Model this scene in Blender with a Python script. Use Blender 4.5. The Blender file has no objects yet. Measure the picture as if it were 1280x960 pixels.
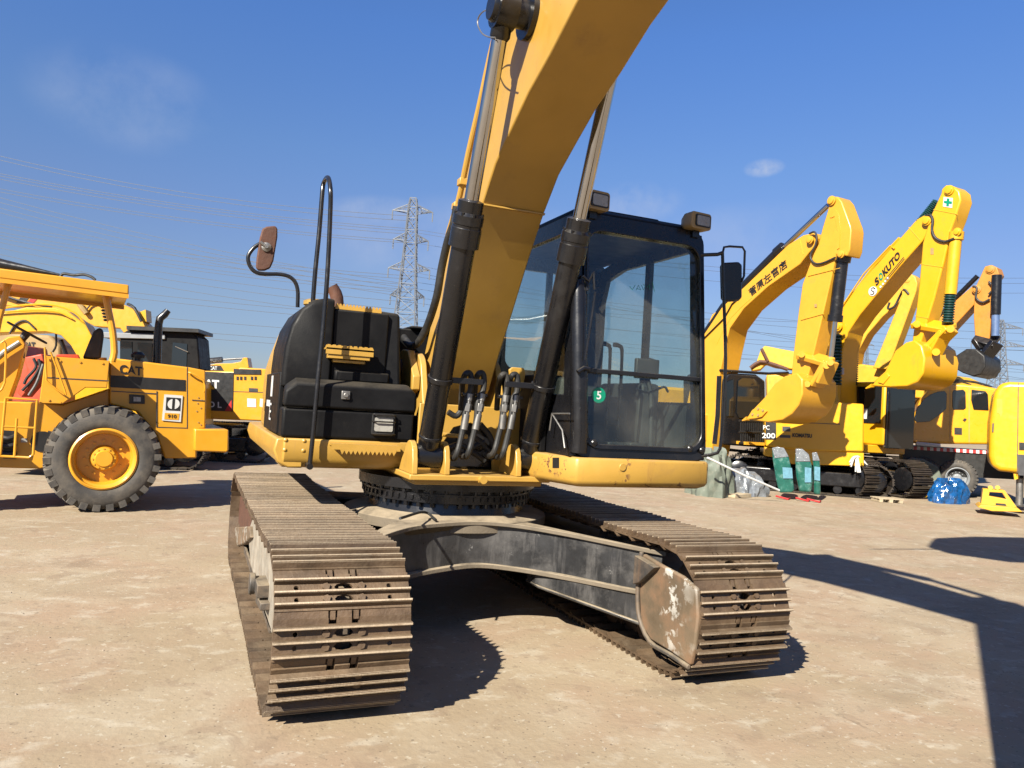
import bpy, bmesh, math, random
import numpy as np
from mathutils import Vector, Matrix
random.seed(7)
SC = bpy.context.scene
COL = SC.collection
rad = math.radians

# ------------------------------------------------------------------ camera
F = 957.5                      # focal length in pixels of the 1280 px wide photograph
CAM = np.array([-1.933, -5.89, 1.606])
YAW, PITCH, ROLL = .3934, .0305, .0600
def _basis(yaw, pitch, roll):
    cy, sy, cp, sp = math.cos(yaw), math.sin(yaw), math.cos(pitch), math.sin(pitch)
    fwd = np.array([sy*cp, cy*cp, sp]); right = np.array([cy, -sy, 0.0]); up = np.cross(right, fwd)
    cr, sr = math.cos(roll), math.sin(roll)
    return right*cr+up*sr, -right*sr+up*cr, fwd
RT, UP, FW = _basis(YAW, PITCH, ROLL)
cd = bpy.data.cameras.new('camera'); co = bpy.data.objects.new('camera', cd); COL.objects.link(co)
m = Matrix([[RT[i], UP[i], -FW[i], CAM[i]] for i in range(3)]+[[0, 0, 0, 1]])
co.matrix_world = m
cd.sensor_width = 36; cd.lens = 36*F/1280; cd.clip_start = .05; cd.clip_end = 5000
SC.camera = co

# survey helper: a point of the photograph carried onto a real vertical/horizontal plane of the yard
def _ray(px, py): return FW + RT*(px-640)/F - UP*(py-480)/F
class Plane:
    def __init__(s, p, n): s.p = np.array(p, float); s.n = np.array(n, float)/np.linalg.norm(n)
    def __call__(s, px, py, off=0.0):
        d = _ray(px, py); p = s.p + s.n*off
        return Vector(CAM + d*((p-CAM)@s.n)/(d@s.n))
    def pts(s, L, off=0.0): return [s(a, b, off) for a, b in L]
def PX(x): return Plane((x, 0, 0), (1, 0, 0))
def PY(y): return Plane((0, y, 0), (0, 1, 0))
def PZ(z): return Plane((0, 0, z), (0, 0, 1))
def PV(x, y, ang):             # vertical plane through x,y whose horizontal line runs at ang degrees
    a = rad(ang); return Plane((x, y, 0), (-math.sin(a), math.cos(a), 0))
def at_depth(px, py, D): return Vector(CAM + _ray(px, py)*D)

# ------------------------------------------------------------------ materials
def mat(name, col, rough=.5, metal=0., var=.10, vscale=2.5, dirt=None, chips=None, dust=None, streak=None,
        bump=0., bscale=40., spec=.5, coat=0., objvar=0.):
    """col base; dirt/chips/streak=(amount 0..1, colour, scale); dust=(amount, colour) settles on upward faces"""
    KA = .59
    sc_ = lambda c: tuple(v*KA for v in c)
    if metal < .9: col = sc_(col)
    if dirt: dirt = (dirt[0], sc_(dirt[1]), dirt[2])
    if streak: streak = (streak[0], sc_(streak[1]), streak[2])
    if chips: chips = (chips[0], sc_(chips[1]), chips[2])
    if dust: dust = (dust[0], sc_(dust[1]))
    m = bpy.data.materials.new(name); m.use_nodes = True
    nt = m.node_tree; ns = nt.nodes; ns.clear(); lk = nt.links.new
    def n(t, **kw):
        o = ns.new(t)
        for k, v in kw.items():
            if k in o.inputs: o.inputs[k].default_value = v
            else: setattr(o, k, v)
        return o
    out = n('ShaderNodeOutputMaterial'); b = n('ShaderNodeBsdfPrincipled'); lk(b.outputs[0], out.inputs[0])
    geo = n('ShaderNodeNewGeometry')
    pos = geo.outputs['Position']
    def noise(scale, detail=4, rgh=.6, src=pos):
        t = n('ShaderNodeTexNoise'); t.inputs['Scale'].default_value = scale; t.inputs['Detail'].default_value = detail
        t.inputs['Roughness'].default_value = rgh; lk(src, t.inputs['Vector']); return t.outputs['Fac']
    def ramp(src, a, bb):
        t = n('ShaderNodeMapRange'); t.inputs['From Min'].default_value = a; t.inputs['From Max'].default_value = bb
        t.clamp = True; lk(src, t.inputs['Value']); return t.outputs['Result']
    def mul(a, v):
        t = n('ShaderNodeMath', operation='MULTIPLY'); lk(a, t.inputs[0])
        if isinstance(v, (int, float)): t.inputs[1].default_value = v
        else: lk(v, t.inputs[1])
        return t.outputs[0]
    def mix(fac, a, bcol):
        t = n('ShaderNodeMix', data_type='RGBA'); lk(fac, t.inputs[0])
        if isinstance(a, (tuple, list)): t.inputs[6].default_value = (*a, 1)
        else: lk(a, t.inputs[6])
        if isinstance(bcol, (tuple, list)): t.inputs[7].default_value = (*bcol, 1)
        else: lk(bcol, t.inputs[7])
        return t.outputs[2]
    lo = tuple(c*(1-var) for c in col); hi = tuple(min(1, c*(1+var)) for c in col)
    c = mix(ramp(noise(vscale), .3, .7), lo, hi)
    rsrc = ramp(noise(vscale*4), .3, .75)
    rr = n('ShaderNodeMapRange'); rr.inputs['To Min'].default_value = max(.02, rough*.8); rr.inputs['To Max'].default_value = min(1, rough*1.25)
    lk(rsrc, rr.inputs['Value']); ro = rr.outputs['Result']
    def rmix(fac, v):
        nonlocal ro
        t = n('ShaderNodeMix', data_type='FLOAT'); lk(fac, t.inputs[0]); lk(ro, t.inputs[2]); t.inputs[3].default_value = v; ro = t.outputs[0]
    if dirt:
        f = mul(ramp(noise(dirt[2], 8, .65), .62-.35*dirt[0], .85-.25*dirt[0]), min(1., .35+dirt[0]))
        c = mix(f, c, dirt[1]); rmix(f, .85)
    if streak:
        mp = n('ShaderNodeMapping'); mp.inputs['Scale'].default_value = (1, 1, .12); lk(pos, mp.inputs['Vector'])
        f = mul(ramp(noise(streak[2], 5, .7, mp.outputs[0]), .66-.3*streak[0], .9-.25*streak[0]), .7)
        c = mix(f, c, streak[1]); rmix(f, .8)
    if chips:
        f = ramp(noise(chips[2], 6, .7), .74-.22*chips[0], .78-.22*chips[0])
        f = mul(f, ramp(noise(chips[2]*.22, 3), .48, .62))
        c = mix(f, c, chips[1]); rmix(f, .75)
    if dust:
        sx = n('ShaderNodeSeparateXYZ'); lk(geo.outputs['Normal'], sx.inputs[0])
        f = mul(mul(ramp(sx.outputs['Z'], .35, .95), ramp(noise(6, 6), .25, .6)), dust[0])
        c = mix(f, c, dust[1]); rmix(f, .95)
    if objvar:
        oi = n('ShaderNodeObjectInfo'); t = n('ShaderNodeMapRange'); t.inputs['To Min'].default_value = 1-objvar; t.inputs['To Max'].default_value = 1+objvar; lk(oi.outputs['Random'], t.inputs['Value'])
        hv = n('ShaderNodeHueSaturation'); lk(t.outputs[0], hv.inputs['Value']); lk(c, hv.inputs['Color']); c = hv.outputs['Color']
    lk(c, b.inputs['Base Color']); lk(ro, b.inputs['Roughness'])
    b.inputs['Metallic'].default_value = metal
    b.inputs['Specular IOR Level'].default_value = spec
    if coat: b.inputs['Coat Weight'].default_value = coat; b.inputs['Coat Roughness'].default_value = .12
    if bump:
        bp = n('ShaderNodeBump'); bp.inputs['Strength'].default_value = bump; bp.inputs['Distance'].default_value = .01
        lk(noise(bscale, 6, .6), bp.inputs['Height']); lk(bp.outputs[0], b.inputs['Normal'])
    return m

def glass(name, tint=(.72, .82, .80), refl=.10, rough=.02, dirt=.12):
    m = bpy.data.materials.new(name); m.use_nodes = True; nt = m.node_tree; ns = nt.nodes; ns.clear(); lk = nt.links.new
    out = ns.new('ShaderNodeOutputMaterial'); tr = ns.new('ShaderNodeBsdfTransparent'); gl = ns.new('ShaderNodeBsdfGlossy')
    df = ns.new('ShaderNodeBsdfDiffuse'); m1 = ns.new('ShaderNodeMixShader'); m2 = ns.new('ShaderNodeMixShader')
    tr.inputs[0].default_value = (*tint, 1); gl.inputs['Roughness'].default_value = rough
    df.inputs[0].default_value = (.42, .38, .32, 1)
    fr = ns.new('ShaderNodeLayerWeight'); fr.inputs[0].default_value = .5
    pw = ns.new('ShaderNodeMath'); pw.operation = 'POWER'; pw.inputs[1].default_value = 4; lk(fr.outputs['Facing'], pw.inputs[0])
    ad = ns.new('ShaderNodeMath'); ad.operation = 'MULTIPLY_ADD'; ad.inputs[1].default_value = .7; ad.inputs[2].default_value = refl; lk(pw.outputs[0], ad.inputs[0])
    lk(ad.outputs[0], m1.inputs[0]); lk(tr.outputs[0], m1.inputs[1]); lk(gl.outputs[0], m1.inputs[2])
    geo = ns.new('ShaderNodeNewGeometry'); no = ns.new('ShaderNodeTexNoise'); no.inputs['Scale'].default_value = 3; no.inputs['Detail'].default_value = 6
    lk(geo.outputs['Position'], no.inputs['Vector'])
    mr = ns.new('ShaderNodeMapRange'); mr.inputs['From Min'].default_value = .35; mr.inputs['From Max'].default_value = .8
    mr.inputs['To Min'].default_value = dirt*.25; mr.inputs['To Max'].default_value = dirt*1.6; lk(no.outputs['Fac'], mr.inputs['Value'])
    lk(mr.outputs[0], m2.inputs[0]); lk(m1.outputs[0], m2.inputs[1]); lk(df.outputs[0], m2.inputs[2])
    lk(m2.outputs[0], out.inputs[0])
    return m

SAND = (.42, .33, .22)
M = {}
M['cat'] = mat('worn_yellow_paint', (.58, .335, .058), .42, var=.07, dirt=(.16, (.32, .18, .06), 3.), chips=(.15, (.13, .06, .03), 22.), streak=(.12, (.35, .2, .08), 6.), bump=.05, dust=(.25, SAND), coat=.15)
M['cat_rusty'] = mat('rust_spotted_yellow_paint', (.58, .335, .058), .42, var=.07, dirt=(.22, (.34, .19, .07), 4.), chips=(.82, (.13, .045, .02), 20.), streak=(.25, (.30, .14, .05), 9.), bump=.06, dust=(.3, SAND))
M['blackpaint'] = mat('faded_black_plastic', (.010, .010, .011), .5, var=.25, dirt=(.10, (.035, .032, .03), 4.), streak=(.10, (.045, .042, .038), 8.), dust=(.40, (.15, .13, .10)), bump=.10, bscale=90, spec=.13)
M['blackmetal'] = mat('worn_black_metal', (.010, .010, .012), .28, var=.25, dirt=(.12, (.04, .037, .033), 5.), chips=(.22, (.25, .24, .22), 30.), dust=(.25, (.2, .17, .13)), bump=.06, spec=.5)
M['rubber'] = mat('black_rubber_hose', (.018, .018, .018), .6, var=.2, dirt=(.3, (.10, .085, .065), 9.), bump=.1)
M['chrome'] = mat('chrome_rod', (.42, .42, .43), .10, metal=1., var=.15, dirt=(.05, (.2, .17, .13), 9.))
M['steel'] = mat('bare_steel', (.35, .34, .32), .45, metal=.8, var=.2, dirt=(.3, (.2, .15, .1), 12.))
M['shoe'] = mat('rusty_track_shoe', (.115, .072, .040), .55, metal=0., var=.4, vscale=5, dirt=(.38, (.17, .115, .065), 6.), chips=(.4, (.24, .10, .04), 12.), dust=(.18, (.33, .25, .15)), bump=.35, bscale=60, objvar=.22)
M['grouser'] = mat('polished_grouser_edge', (.62, .50, .35), .4, metal=.2, var=.4, vscale=9, dirt=(.5, (.16, .10, .055), 9.), chips=(.3, (.34, .13, .05), 18.), bump=.4, bscale=60, objvar=.2)
M['chainlink'] = mat('rusty_chain_link', (.15, .09, .055), .6, metal=.3, var=.3, dirt=(.5, (.22, .14, .08), 8.), dust=(.5, (.33, .26, .17)), bump=.4, bscale=40)
M['tframe'] = mat('scraped_track_frame', (.075, .07, .065), .5, metal=.2, var=.3, dirt=(.55, (.26, .18, .11), 5.), chips=(.5, (.42, .41, .38), 12.), streak=(.4, (.30, .17, .09), 8.), dust=(.8, (.40, .32, .21)), bump=.3, bscale=25)
M['carbody'] = mat('scratched_dark_carbody', (.045, .045, .047), .28, metal=.15, var=.4, dirt=(.45, (.15, .14, .13), 4.), chips=(.52, (.40, .39, .37), 13.), streak=(.5, (.17, .16, .15), 10.), dust=(1., (.46, .37, .24)), bump=.2, bscale=20)
M['guard'] = mat('scraped_guard_plate', (.17, .125, .08), .5, var=.3, dirt=(.5, (.26, .13, .06), 5.), chips=(.95, (.62, .60, .54), 9.), streak=(.35, (.08, .06, .045), 9.), dust=(.4, SAND), bump=.25, bscale=25)
M['glass'] = glass('tinted_cab_glass', (.85, .90, .88), .045, .015, .035)
M['lens'] = mat('dusty_lamp_lens', (.45, .44, .40), .2, var=.2, dirt=(.5, (.2, .18, .15), 30.), spec=.8)
M['rust'] = mat('rusted_pipe', (.11, .042, .022), .75, var=.3, vscale=9, bump=.3)
M['whiteplate'] = mat('scraped_whitish_plate', (.42, .38, .31), .6, metal=.1, var=.25, vscale=6, dirt=(.45, (.24, .17, .11), 7.), chips=(.5, (.75, .74, .70), 14.), streak=(.3, (.12, .09, .07), 9.), bump=.3)
M['white'] = mat('white_lettering', (.75, .75, .72), .5, var=.05, dirt=(.1, (.4, .35, .3), 9.))
M['black'] = mat('black_lettering', (.015, .015, .015), .45, var=.05)
M['green'] = mat('green_sticker', (.0, .28, .16), .35, var=.05)
M['seat'] = mat('grey_seat_fabric', (.05, .05, .048), .9, var=.2, bump=.2)
M['interior'] = mat('cab_interior_plastic', (.035, .035, .034), .6, var=.15)
M['tan_filter'] = mat('brass_filter', (.45, .28, .06), .4, var=.1, dirt=(.3, (.2, .12, .05), 14.))
M['loader'] = mat('orange_yellow_paint', (.86, .40, .022), .38, var=.06, dirt=(.12, (.4, .2, .05), 2.5), chips=(.12, (.2, .1, .04), 25.), streak=(.1, (.4, .22, .06), 5.), coat=.25)
M['tyre'] = mat('grey_worn_tyre', (.055, .05, .045), .75, var=.2, dirt=(.55, (.17, .145, .115), 5.), dust=(.5, (.3, .25, .18)), bump=.25, bscale=50)
M['kom'] = mat('bright_yellow_paint', (.86, .45, .012), .35, var=.05, dirt=(.14, (.45, .23, .03), 2.5), chips=(.22, (.3, .15, .04), 20.), streak=(.14, (.42, .22, .04), 7.), bump=.04, coat=.1)
M['kom3'] = mat('amber_yellow_paint', (.80, .40, .03), .38, var=.06, dirt=(.16, (.42, .22, .04), 2.5), chips=(.25, (.25, .12, .04), 18.), streak=(.14, (.40, .2, .04), 7.), coat=.1)
M['kom2'] = mat('faded_yellow_paint', (.82, .45, .03), .45, var=.08, dirt=(.25, (.35, .18, .04), 3.), chips=(.45, (.14, .07, .03), 14.))
M['orange'] = mat('orange_brown_paint', (.62, .26, .03), .45, var=.08, dirt=(.2, (.3, .14, .04), 3.), chips=(.3, (.1, .05, .03), 14.))
M['crane'] = mat('crane_orange_paint', (.90, .43, .015), .3, var=.04, coat=.4)
M['red'] = mat('red_orange_paint', (.60, .07, .02), .45, var=.1, dirt=(.2, (.2, .05, .02), 5.))
M['redw'] = mat('red_reflector', (.55, .03, .03), .4, var=.05)
M['darkglass'] = mat('dark_window_glass', (.012, .016, .02), .06, var=.1, spec=.8)
M['greyroof'] = mat('grey_cab_roof', (.28, .30, .32), .5, var=.1)
M['pylon'] = mat('galvanised_steel', (.20, .22, .25), .6, metal=.1, var=.1)
M['wire'] = mat('power_cable', (.05, .06, .08), .6, var=.05)
M['spring'] = mat('dark_green_spring', (.008, .05, .045), .4, var=.1)
M['tarp'] = mat('grey_green_tarpaulin', (.15, .175, .135), .7, var=.2, vscale=6, dirt=(.3, (.3, .28, .22), 8.), bump=.5, bscale=14)
M['film'] = mat('grey_plastic_wrap', (.22, .24, .26), .15, var=.3, vscale=12, bump=1., bscale=30, spec=.8)
M['bluefilm'] = mat('blue_plastic_wrap', (.008, .09, .28), .15, var=.5, vscale=10, bump=.8, bscale=30, spec=.8, coat=.6)
M['greenfilm'] = mat('green_plastic_wrap', (.015, .13, .10), .15, var=.3, vscale=7, dirt=(.3, (.3, .4, .38), 7.), bump=.5, bscale=20, coat=.5)
M['bluelabel'] = mat('pale_blue_label', (.14, .32, .42), .3, var=.2, vscale=15)
M['greyedge'] = mat('dark_grey_panel', (.06, .06, .065), .45, var=.1)
M['wood'] = mat('pale_wood', (.55, .45, .30), .7, var=.2, dirt=(.3, (.25, .18, .1), 9.), bump=.2)
M['rope'] = mat('white_strap', (.75, .75, .72), .6, var=.1)
M['tantank'] = mat('dusty_tan_paint', (.45, .30, .12), .5, var=.15)

# ------------------------------------------------------------------ mesh builder (world coordinates)
class MB:
    def __init__(s): s.v = []; s.f = []
    def add(s, vs, fs):
        o = len(s.v); s.v += [tuple(v) for v in vs]; s.f += [tuple(i+o for i in f) for f in fs]; return s
    def prism(s, pts, vec):
        pts = [Vector(p) for p in pts]; vec = Vector(vec); n = len(pts)
        s.add(pts+[p+vec for p in pts], [tuple(range(n)), tuple(range(2*n-1, n-1, -1))]+[(i, (i+1) % n, (i+1) % n+n, i+n) for i in range(n)])
        return s
    def loft(s, A, B):                      # two closed outlines of equal length
        n = len(A)
        s.add(list(A)+list(B), [tuple(range(n)), tuple(range(2*n-1, n-1, -1))]+[(i, (i+1) % n, (i+1) % n+n, i+n) for i in range(n)])
        return s
    def lofts(s, rings, caps=True):
        n = len(rings[0]); V = [v for r in rings for v in r]; Fc = []
        for k in range(len(rings)-1):
            for i in range(n):
                a = k*n+i; b = k*n+(i+1) % n; Fc.append((a, b, b+n, a+n))
        if caps: Fc += [tuple(range(n)), tuple(range(len(V)-1, len(V)-n-1, -1))]
        return s.add(V, Fc)
    def box(s, lo, hi, rot=0, piv=None):
        x0, y0, z0 = lo; x1, y1, z1 = hi
        vs = [Vector(p) for p in ((x0, y0, z0), (x1, y0, z0), (x1, y1, z0), (x0, y1, z0), (x0, y0, z1), (x1, y0, z1), (x1, y1, z1), (x0, y1, z1))]
        if rot:
            c = Vector(piv) if piv else sum(vs, Vector())/8; R_ = Matrix.Rotation(rot, 3, 'Z'); vs = [c+R_@(v-c) for v in vs]
        return s.add(vs, [(0, 3, 2, 1), (4, 5, 6, 7), (0, 1, 5, 4), (1, 2, 6, 5), (2, 3, 7, 6), (3, 0, 4, 7)])
    def obox(s, c, ax, ay, az, hx, hy, hz):   # oriented box, half sizes
        c = Vector(c); ax = Vector(ax).normalized(); ay = Vector(ay).normalized(); az = Vector(az).normalized()
        q = [c+ax*(i*hx)+ay*(j*hy)+az*(k*hz) for k in (-1, 1) for i, j in ((-1, -1), (1, -1), (1, 1), (-1, 1))]
        return s.add(q, [(0, 3, 2, 1), (4, 5, 6, 7), (0, 1, 5, 4), (1, 2, 6, 5), (2, 3, 7, 6), (3, 0, 4, 7)])
    def cyl(s, a, b, r, r2=None, n=20):
        a = Vector(a); b = Vector(b); r2 = r if r2 is None else r2
        d = (b-a).normalized(); u = d.orthogonal().normalized(); w = d.cross(u)
        A = [a+(u*math.cos(t)+w*math.sin(t))*r for t in [2*math.pi*i/n for i in range(n)]]
        B = [b+(u*math.cos(t)+w*math.sin(t))*r2 for t in [2*math.pi*i/n for i in range(n)]]
        return s.loft(A, B)
    def lathe(s, a, axis, prof, n=32, closed=False):    # prof: (distance along axis, radius)
        a = Vector(a); d = Vector(axis).normalized(); u = d.orthogonal().normalized(); w = d.cross(u)
        rings = [[a+d*h+(u*math.cos(t)+w*math.sin(t))*max(r, 1e-4) for t in [2*math.pi*i/n for i in range(n)]] for h, r in prof]
        if closed: return s.lofts(rings+[rings[0]], caps=False)
        return s.lofts(rings)
    def tube(s, P, r, n=8, smooth=0, closed=False):
        P = [Vector(p) for p in P]
        if smooth and len(P) > 2:
            Q = []; m_ = len(P)
            for i in range(m_ if closed else m_-1):
                p0 = P[(i-1) % m_] if (closed or i > 0) else P[0]*2-P[1]
                p1 = P[i]; p2 = P[(i+1) % m_]; p3 = P[(i+2) % m_] if (closed or i+2 < m_) else p2*2-p1
                for k in range(smooth):
                    t = k/smooth
                    Q.append(.5*((2*p1)+(p2-p0)*t+(2*p0-5*p1+4*p2-p3)*t*t+(3*p1-p0-3*p2+p3)*t**3))
            if not closed: Q.append(P[-1])
            P = Q
        u = None; rings = []
        for i, p in enumerate(P):
            if closed: d = (P[(i+1) % len(P)]-P[i-1]).normalized()
            else: d = (P[min(i+1, len(P)-1)]-P[max(i-1, 0)]).normalized()
            if u is None: u = d.orthogonal().normalized()
            u = (u-d*u.dot(d)); u = u.normalized() if u.length > 1e-6 else d.orthogonal().normalized()
            w = d.cross(u); rr = r if not isinstance(r, list) else (lambda g: r[int(g)]*(1-g+int(g))+r[min(int(g)+1, len(r)-1)]*(g-int(g)))((len(r)-1)*i/max(1, len(P)-1))
            rings.append([p+(u*math.cos(2*math.pi*k/n)+w*math.sin(2*math.pi*k/n))*rr for k in range(n)])
        if closed: return s.lofts(rings+[rings[0]], caps=False)
        return s.lofts(rings)
    def bar(s, a, b, wd, ht, upv=(0, 0, 1)):
        a = Vector(a); b = Vector(b); d = (b-a).normalized(); sd = d.cross(Vector(upv))
        if sd.length < 1e-4: sd = d.orthogonal()
        sd.normalize(); u = sd.cross(d).normalized()
        def q(c): return [c+sd*(i*wd/2)+u*(j*ht/2) for i, j in ((-1, -1), (1, -1), (1, 1), (-1, 1))]
        return s.loft(q(a), q(b))
    def mesh(s, name, mats, org=(0, 0, 0), smooth=35, mi=None):
        me = bpy.data.meshes.new(name); o = Vector(org)
        me.from_pydata([Vector(v)-o for v in s.v], [], s.f)
        bm = bmesh.new(); bm.from_mesh(me)
        bmesh.ops.recalc_face_normals(bm, faces=bm.faces); bm.to_mesh(me); bm.free()
        for q in (mats if isinstance(mats, (list, tuple)) else [mats]): me.materials.append(q)
        me.polygons.foreach_set('use_smooth', [True]*len(me.polygons))
        if mi: 
            for p, k in zip(me.polygons, mi): p.material_index = k
        me.set_sharp_from_angle(angle=rad(smooth)); me.update()
        return me
def org_of(parent):
    o = Vector((0, 0, 0))
    while parent is not None: o = o+parent.location; parent = parent.parent
    return o
def part(name, mb, m, parent=None, bevel=0, label=None, smooth=35, seg=2, mi=None):
    """links ONE mesh object; all builders work in yard coordinates, the parent is only moved, never turned"""
    org = org_of(parent)
    me = mb.mesh(name, m, org, smooth, mi)
    o = bpy.data.objects.new(name, me); COL.objects.link(o)
    if parent is not None: o.parent = parent
    if bevel:
        b = o.modifiers.new('bevel', 'BEVEL'); b.width = bevel; b.segments = seg; b.limit_method = 'ANGLE'; b.angle_limit = rad(40); b.use_clamp_overlap = True
    if label: o['label'] = label
    return o
def thing(name, label, cat, loc=(0, 0, 0), group=None):
    o = bpy.data.objects.new(name, None); COL.objects.link(o); o.location = loc; o.empty_display_size = .3
    o['label'] = label; o['category'] = cat
    if group: o['group'] = group
    return o
def solo(name, mb, m, label, cat, group=None, loc=None, **kw):   # a thing that is one mesh
    o = part(name, mb, m, None, **kw); o['label'] = label; o['category'] = cat
    if group: o['group'] = group
    return o
def struct(name, mb, m, kind='structure', **kw):
    o = part(name, mb, m, None, **kw); o['kind'] = kind; return o
def writing(name, txt, m, parent, o, ex, ey, depth=.004, bold=0., shear=0.):
    """lettering fitted to the parallelogram o, o+ex, o+ey, raised by depth"""
    cu = bpy.data.curves.new(name, 'FONT'); cu.body = txt; cu.extrude = 0; cu.offset = bold; cu.shear = shear; cu.resolution_u = 3
    ob = bpy.data.objects.new(name+'_c', cu); COL.objects.link(ob)
    dg = bpy.context.evaluated_depsgraph_get(); me0 = bpy.data.meshes.new_from_object(ob.evaluated_get(dg))
    vs = [v.co.copy() for v in me0.vertices]; fs = [tuple(p.vertices) for p in me0.polygons]
    bpy.data.objects.remove(ob); bpy.data.curves.remove(cu); bpy.data.meshes.remove(me0)
    if not vs: return None
    x0 = min(v.x for v in vs); x1 = max(v.x for v in vs); y0 = min(v.y for v in vs); y1 = max(v.y for v in vs)
    o = Vector(o); ex = Vector(ex); ey = Vector(ey); nn = ex.cross(ey).normalized()*depth
    W = [o+ex*((v.x-x0)/(x1-x0))+ey*((v.y-y0)/(y1-y0))+nn for v in vs]
    mb = MB(); mb.add(W, fs)
    org = org_of(parent); me = bpy.data.meshes.new(name); me.from_pydata([w-org for w in W], [], fs)
    me.materials.append(m); me.update()
    bm = bmesh.new(); bm.from_mesh(me)
    for f_ in bm.faces:
        f_.normal_update()
        if f_.normal.dot(nn) < 0: f_.normal_flip()
    bm.to_mesh(me); bm.free()
    ob = bpy.data.objects.new(name, me); COL.objects.link(ob)
    if parent is not None: ob.parent = parent
    return ob
def copy_tree(o, parent=None):
    c = o.copy(); COL.objects.link(c); c.parent = parent
    for ch in list(o.children): copy_tree(ch, c)
    return c
def rrect(P, x0, z0, x1, z1, r, n=5):       # rounded rectangle points through callable P(u,v)
    L = []
    for cx, cz, a0 in ((x1-r, z1-r, 0), (x0+r, z1-r, 90), (x0+r, z0+r, 180), (x1-r, z0+r, 270)):
        for k in range(n+1):
            a = rad(a0+90*k/n); L.append(P(cx+r*math.cos(a), cz+r*math.sin(a)))
    return L

# ------------------------------------------------------------------ sky, sun
SUN_DIR = Vector((-1.12, -.84, 1.0)).normalized()
elev = math.asin(SUN_DIR.z); az = math.atan2(SUN_DIR.x, SUN_DIR.y)
w = bpy.data.worlds.new('World'); SC.world = w; w.use_nodes = True
nt = w.node_tree; bg = nt.nodes['Background']; lk = nt.links.new
sky = nt.nodes.new('ShaderNodeTexSky'); sky.sky_type = 'NISHITA'; sky.sun_disc = False
sky.sun_elevation = elev; sky.sun_rotation = az; sky.air_density = 1.0; sky.dust_density = .15; sky.ozone_density = 2.2; sky.altitude = 50
bg.inputs[1].default_value = .0686
# thin clouds, part of the sky dome
tc = nt.nodes.new('ShaderNodeTexCoord')
def cloud(px, py, wdt, hgt, amt, scale):
    d = Vector(_ray(px, py)).normalized(); r_ = Vector(RT); u_ = Vector(UP)
    out = []
    vm = nt.nodes.new('ShaderNodeVectorMath'); vm.operation = 'SUBTRACT'; lk(tc.outputs['Generated'], vm.inputs[0]); vm.inputs[1].default_value = d
    acc = None
    for ax, sz in ((r_, wdt), (u_, hgt), (Vector(FW), .9)):
        dt = nt.nodes.new('ShaderNodeVectorMath'); dt.operation = 'DOT_PRODUCT'; lk(vm.outputs[0], dt.inputs[0]); dt.inputs[1].default_value = ax/sz
        sq = nt.nodes.new('ShaderNodeMath'); sq.operation = 'MULTIPLY'; lk(dt.outputs['Value'], sq.inputs[0]); lk(dt.outputs['Value'], sq.inputs[1])
        if acc is None: acc = sq.outputs[0]
        else:
            ad = nt.nodes.new('ShaderNodeMath'); lk(acc, ad.inputs[0]); lk(sq.outputs[0], ad.inputs[1]); acc = ad.outputs[0]
    no = nt.nodes.new('ShaderNodeTexNoise'); no.inputs['Scale'].default_value = scale; no.inputs['Detail'].default_value = 7; no.inputs['Roughness'].default_value = .6
    lk(tc.outputs['Generated'], no.inputs['Vector'])
    mr = nt.nodes.new('ShaderNodeMapRange'); mr.inputs['From Min'].default_value = 1.; mr.inputs['From Max'].default_value = 0.; mr.interpolation_type = 'SMOOTHSTEP'
    lk(acc, mr.inputs['Value'])
    m2 = nt.nodes.new('ShaderNodeMapRange'); m2.inputs['From Min'].default_value = .36; m2.inputs['From Max'].default_value = .62; lk(no.outputs['Fac'], m2.inputs['Value'])
    ml = nt.nodes.new('ShaderNodeMath'); ml.operation = 'MULTIPLY'; lk(mr.outputs[0], ml.inputs[0]); lk(m2.outputs[0], ml.inputs[1])
    m3 = nt.nodes.new('ShaderNodeMath'); m3.operation = 'MULTIPLY'; lk(ml.outputs[0], m3.inputs[0]); m3.inputs[1].default_value = amt
    return m3.outputs[0]
tint = nt.nodes.new('ShaderNodeMix'); tint.data_type = 'RGBA'; tint.blend_type = 'MULTIPLY'; tint.inputs[0].default_value = 1
sx = nt.nodes.new('ShaderNodeSeparateXYZ'); lk(tc.outputs['Generated'], sx.inputs[0])
cr = nt.nodes.new('ShaderNodeValToRGB'); lk(sx.outputs['Z'], cr.inputs[0])
STOPS = [(0., (.36, .40, .56)), (.054, (.39, .43, .59)), (.12, (.50, .51, .62)), (.21, (.56, .59, .76)), (.30, (.57, .69, .90)), (.44, (.54, .77, 1.14)), (1., (.56, .82, 1.25))]
while len(cr.color_ramp.elements) < len(STOPS): cr.color_ramp.elements.new(.5)
for e_, (p_, c_) in zip(cr.color_ramp.elements, STOPS): e_.position = p_; e_.color = (c_[0]/1.3, c_[1]/1.3, c_[2]/1.3, 1)
lk(sky.outputs[0], tint.inputs[6]); lk(cr.outputs[0], tint.inputs[7])
SKYTINT = tint
cur = tint.outputs[2]
for a in [(160, 126, .10, .06, .26, 7.), (955, 210, .025, .012, .55, 30.), (790, 255, .07, .03, .40, 12.), (470, 262, .07, .02, .35, 12.), (560, 300, .22, .06, .30, 7.), (930, 300, .2, .05, .2, 8.)]:
    f_ = cloud(*a); mx = nt.nodes.new('ShaderNodeMix'); mx.data_type = 'RGBA'; lk(f_, mx.inputs[0]); lk(cur, mx.inputs[6]); mx.inputs[7].default_value = (2.9, 3.2, 3.9, 1); cur = mx.outputs[2]
lk(cur, bg.inputs[0])
sl = bpy.data.lights.new('sun', 'SUN'); sl.energy = 4.9; sl.angle = rad(.53); sl.color = (1, .93, .80)
so = bpy.data.objects.new('sun', sl); COL.objects.link(so); so.rotation_euler = SUN_DIR.to_track_quat('Z', 'Y').to_euler(); so.location = (-10, -10, 20)
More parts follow.
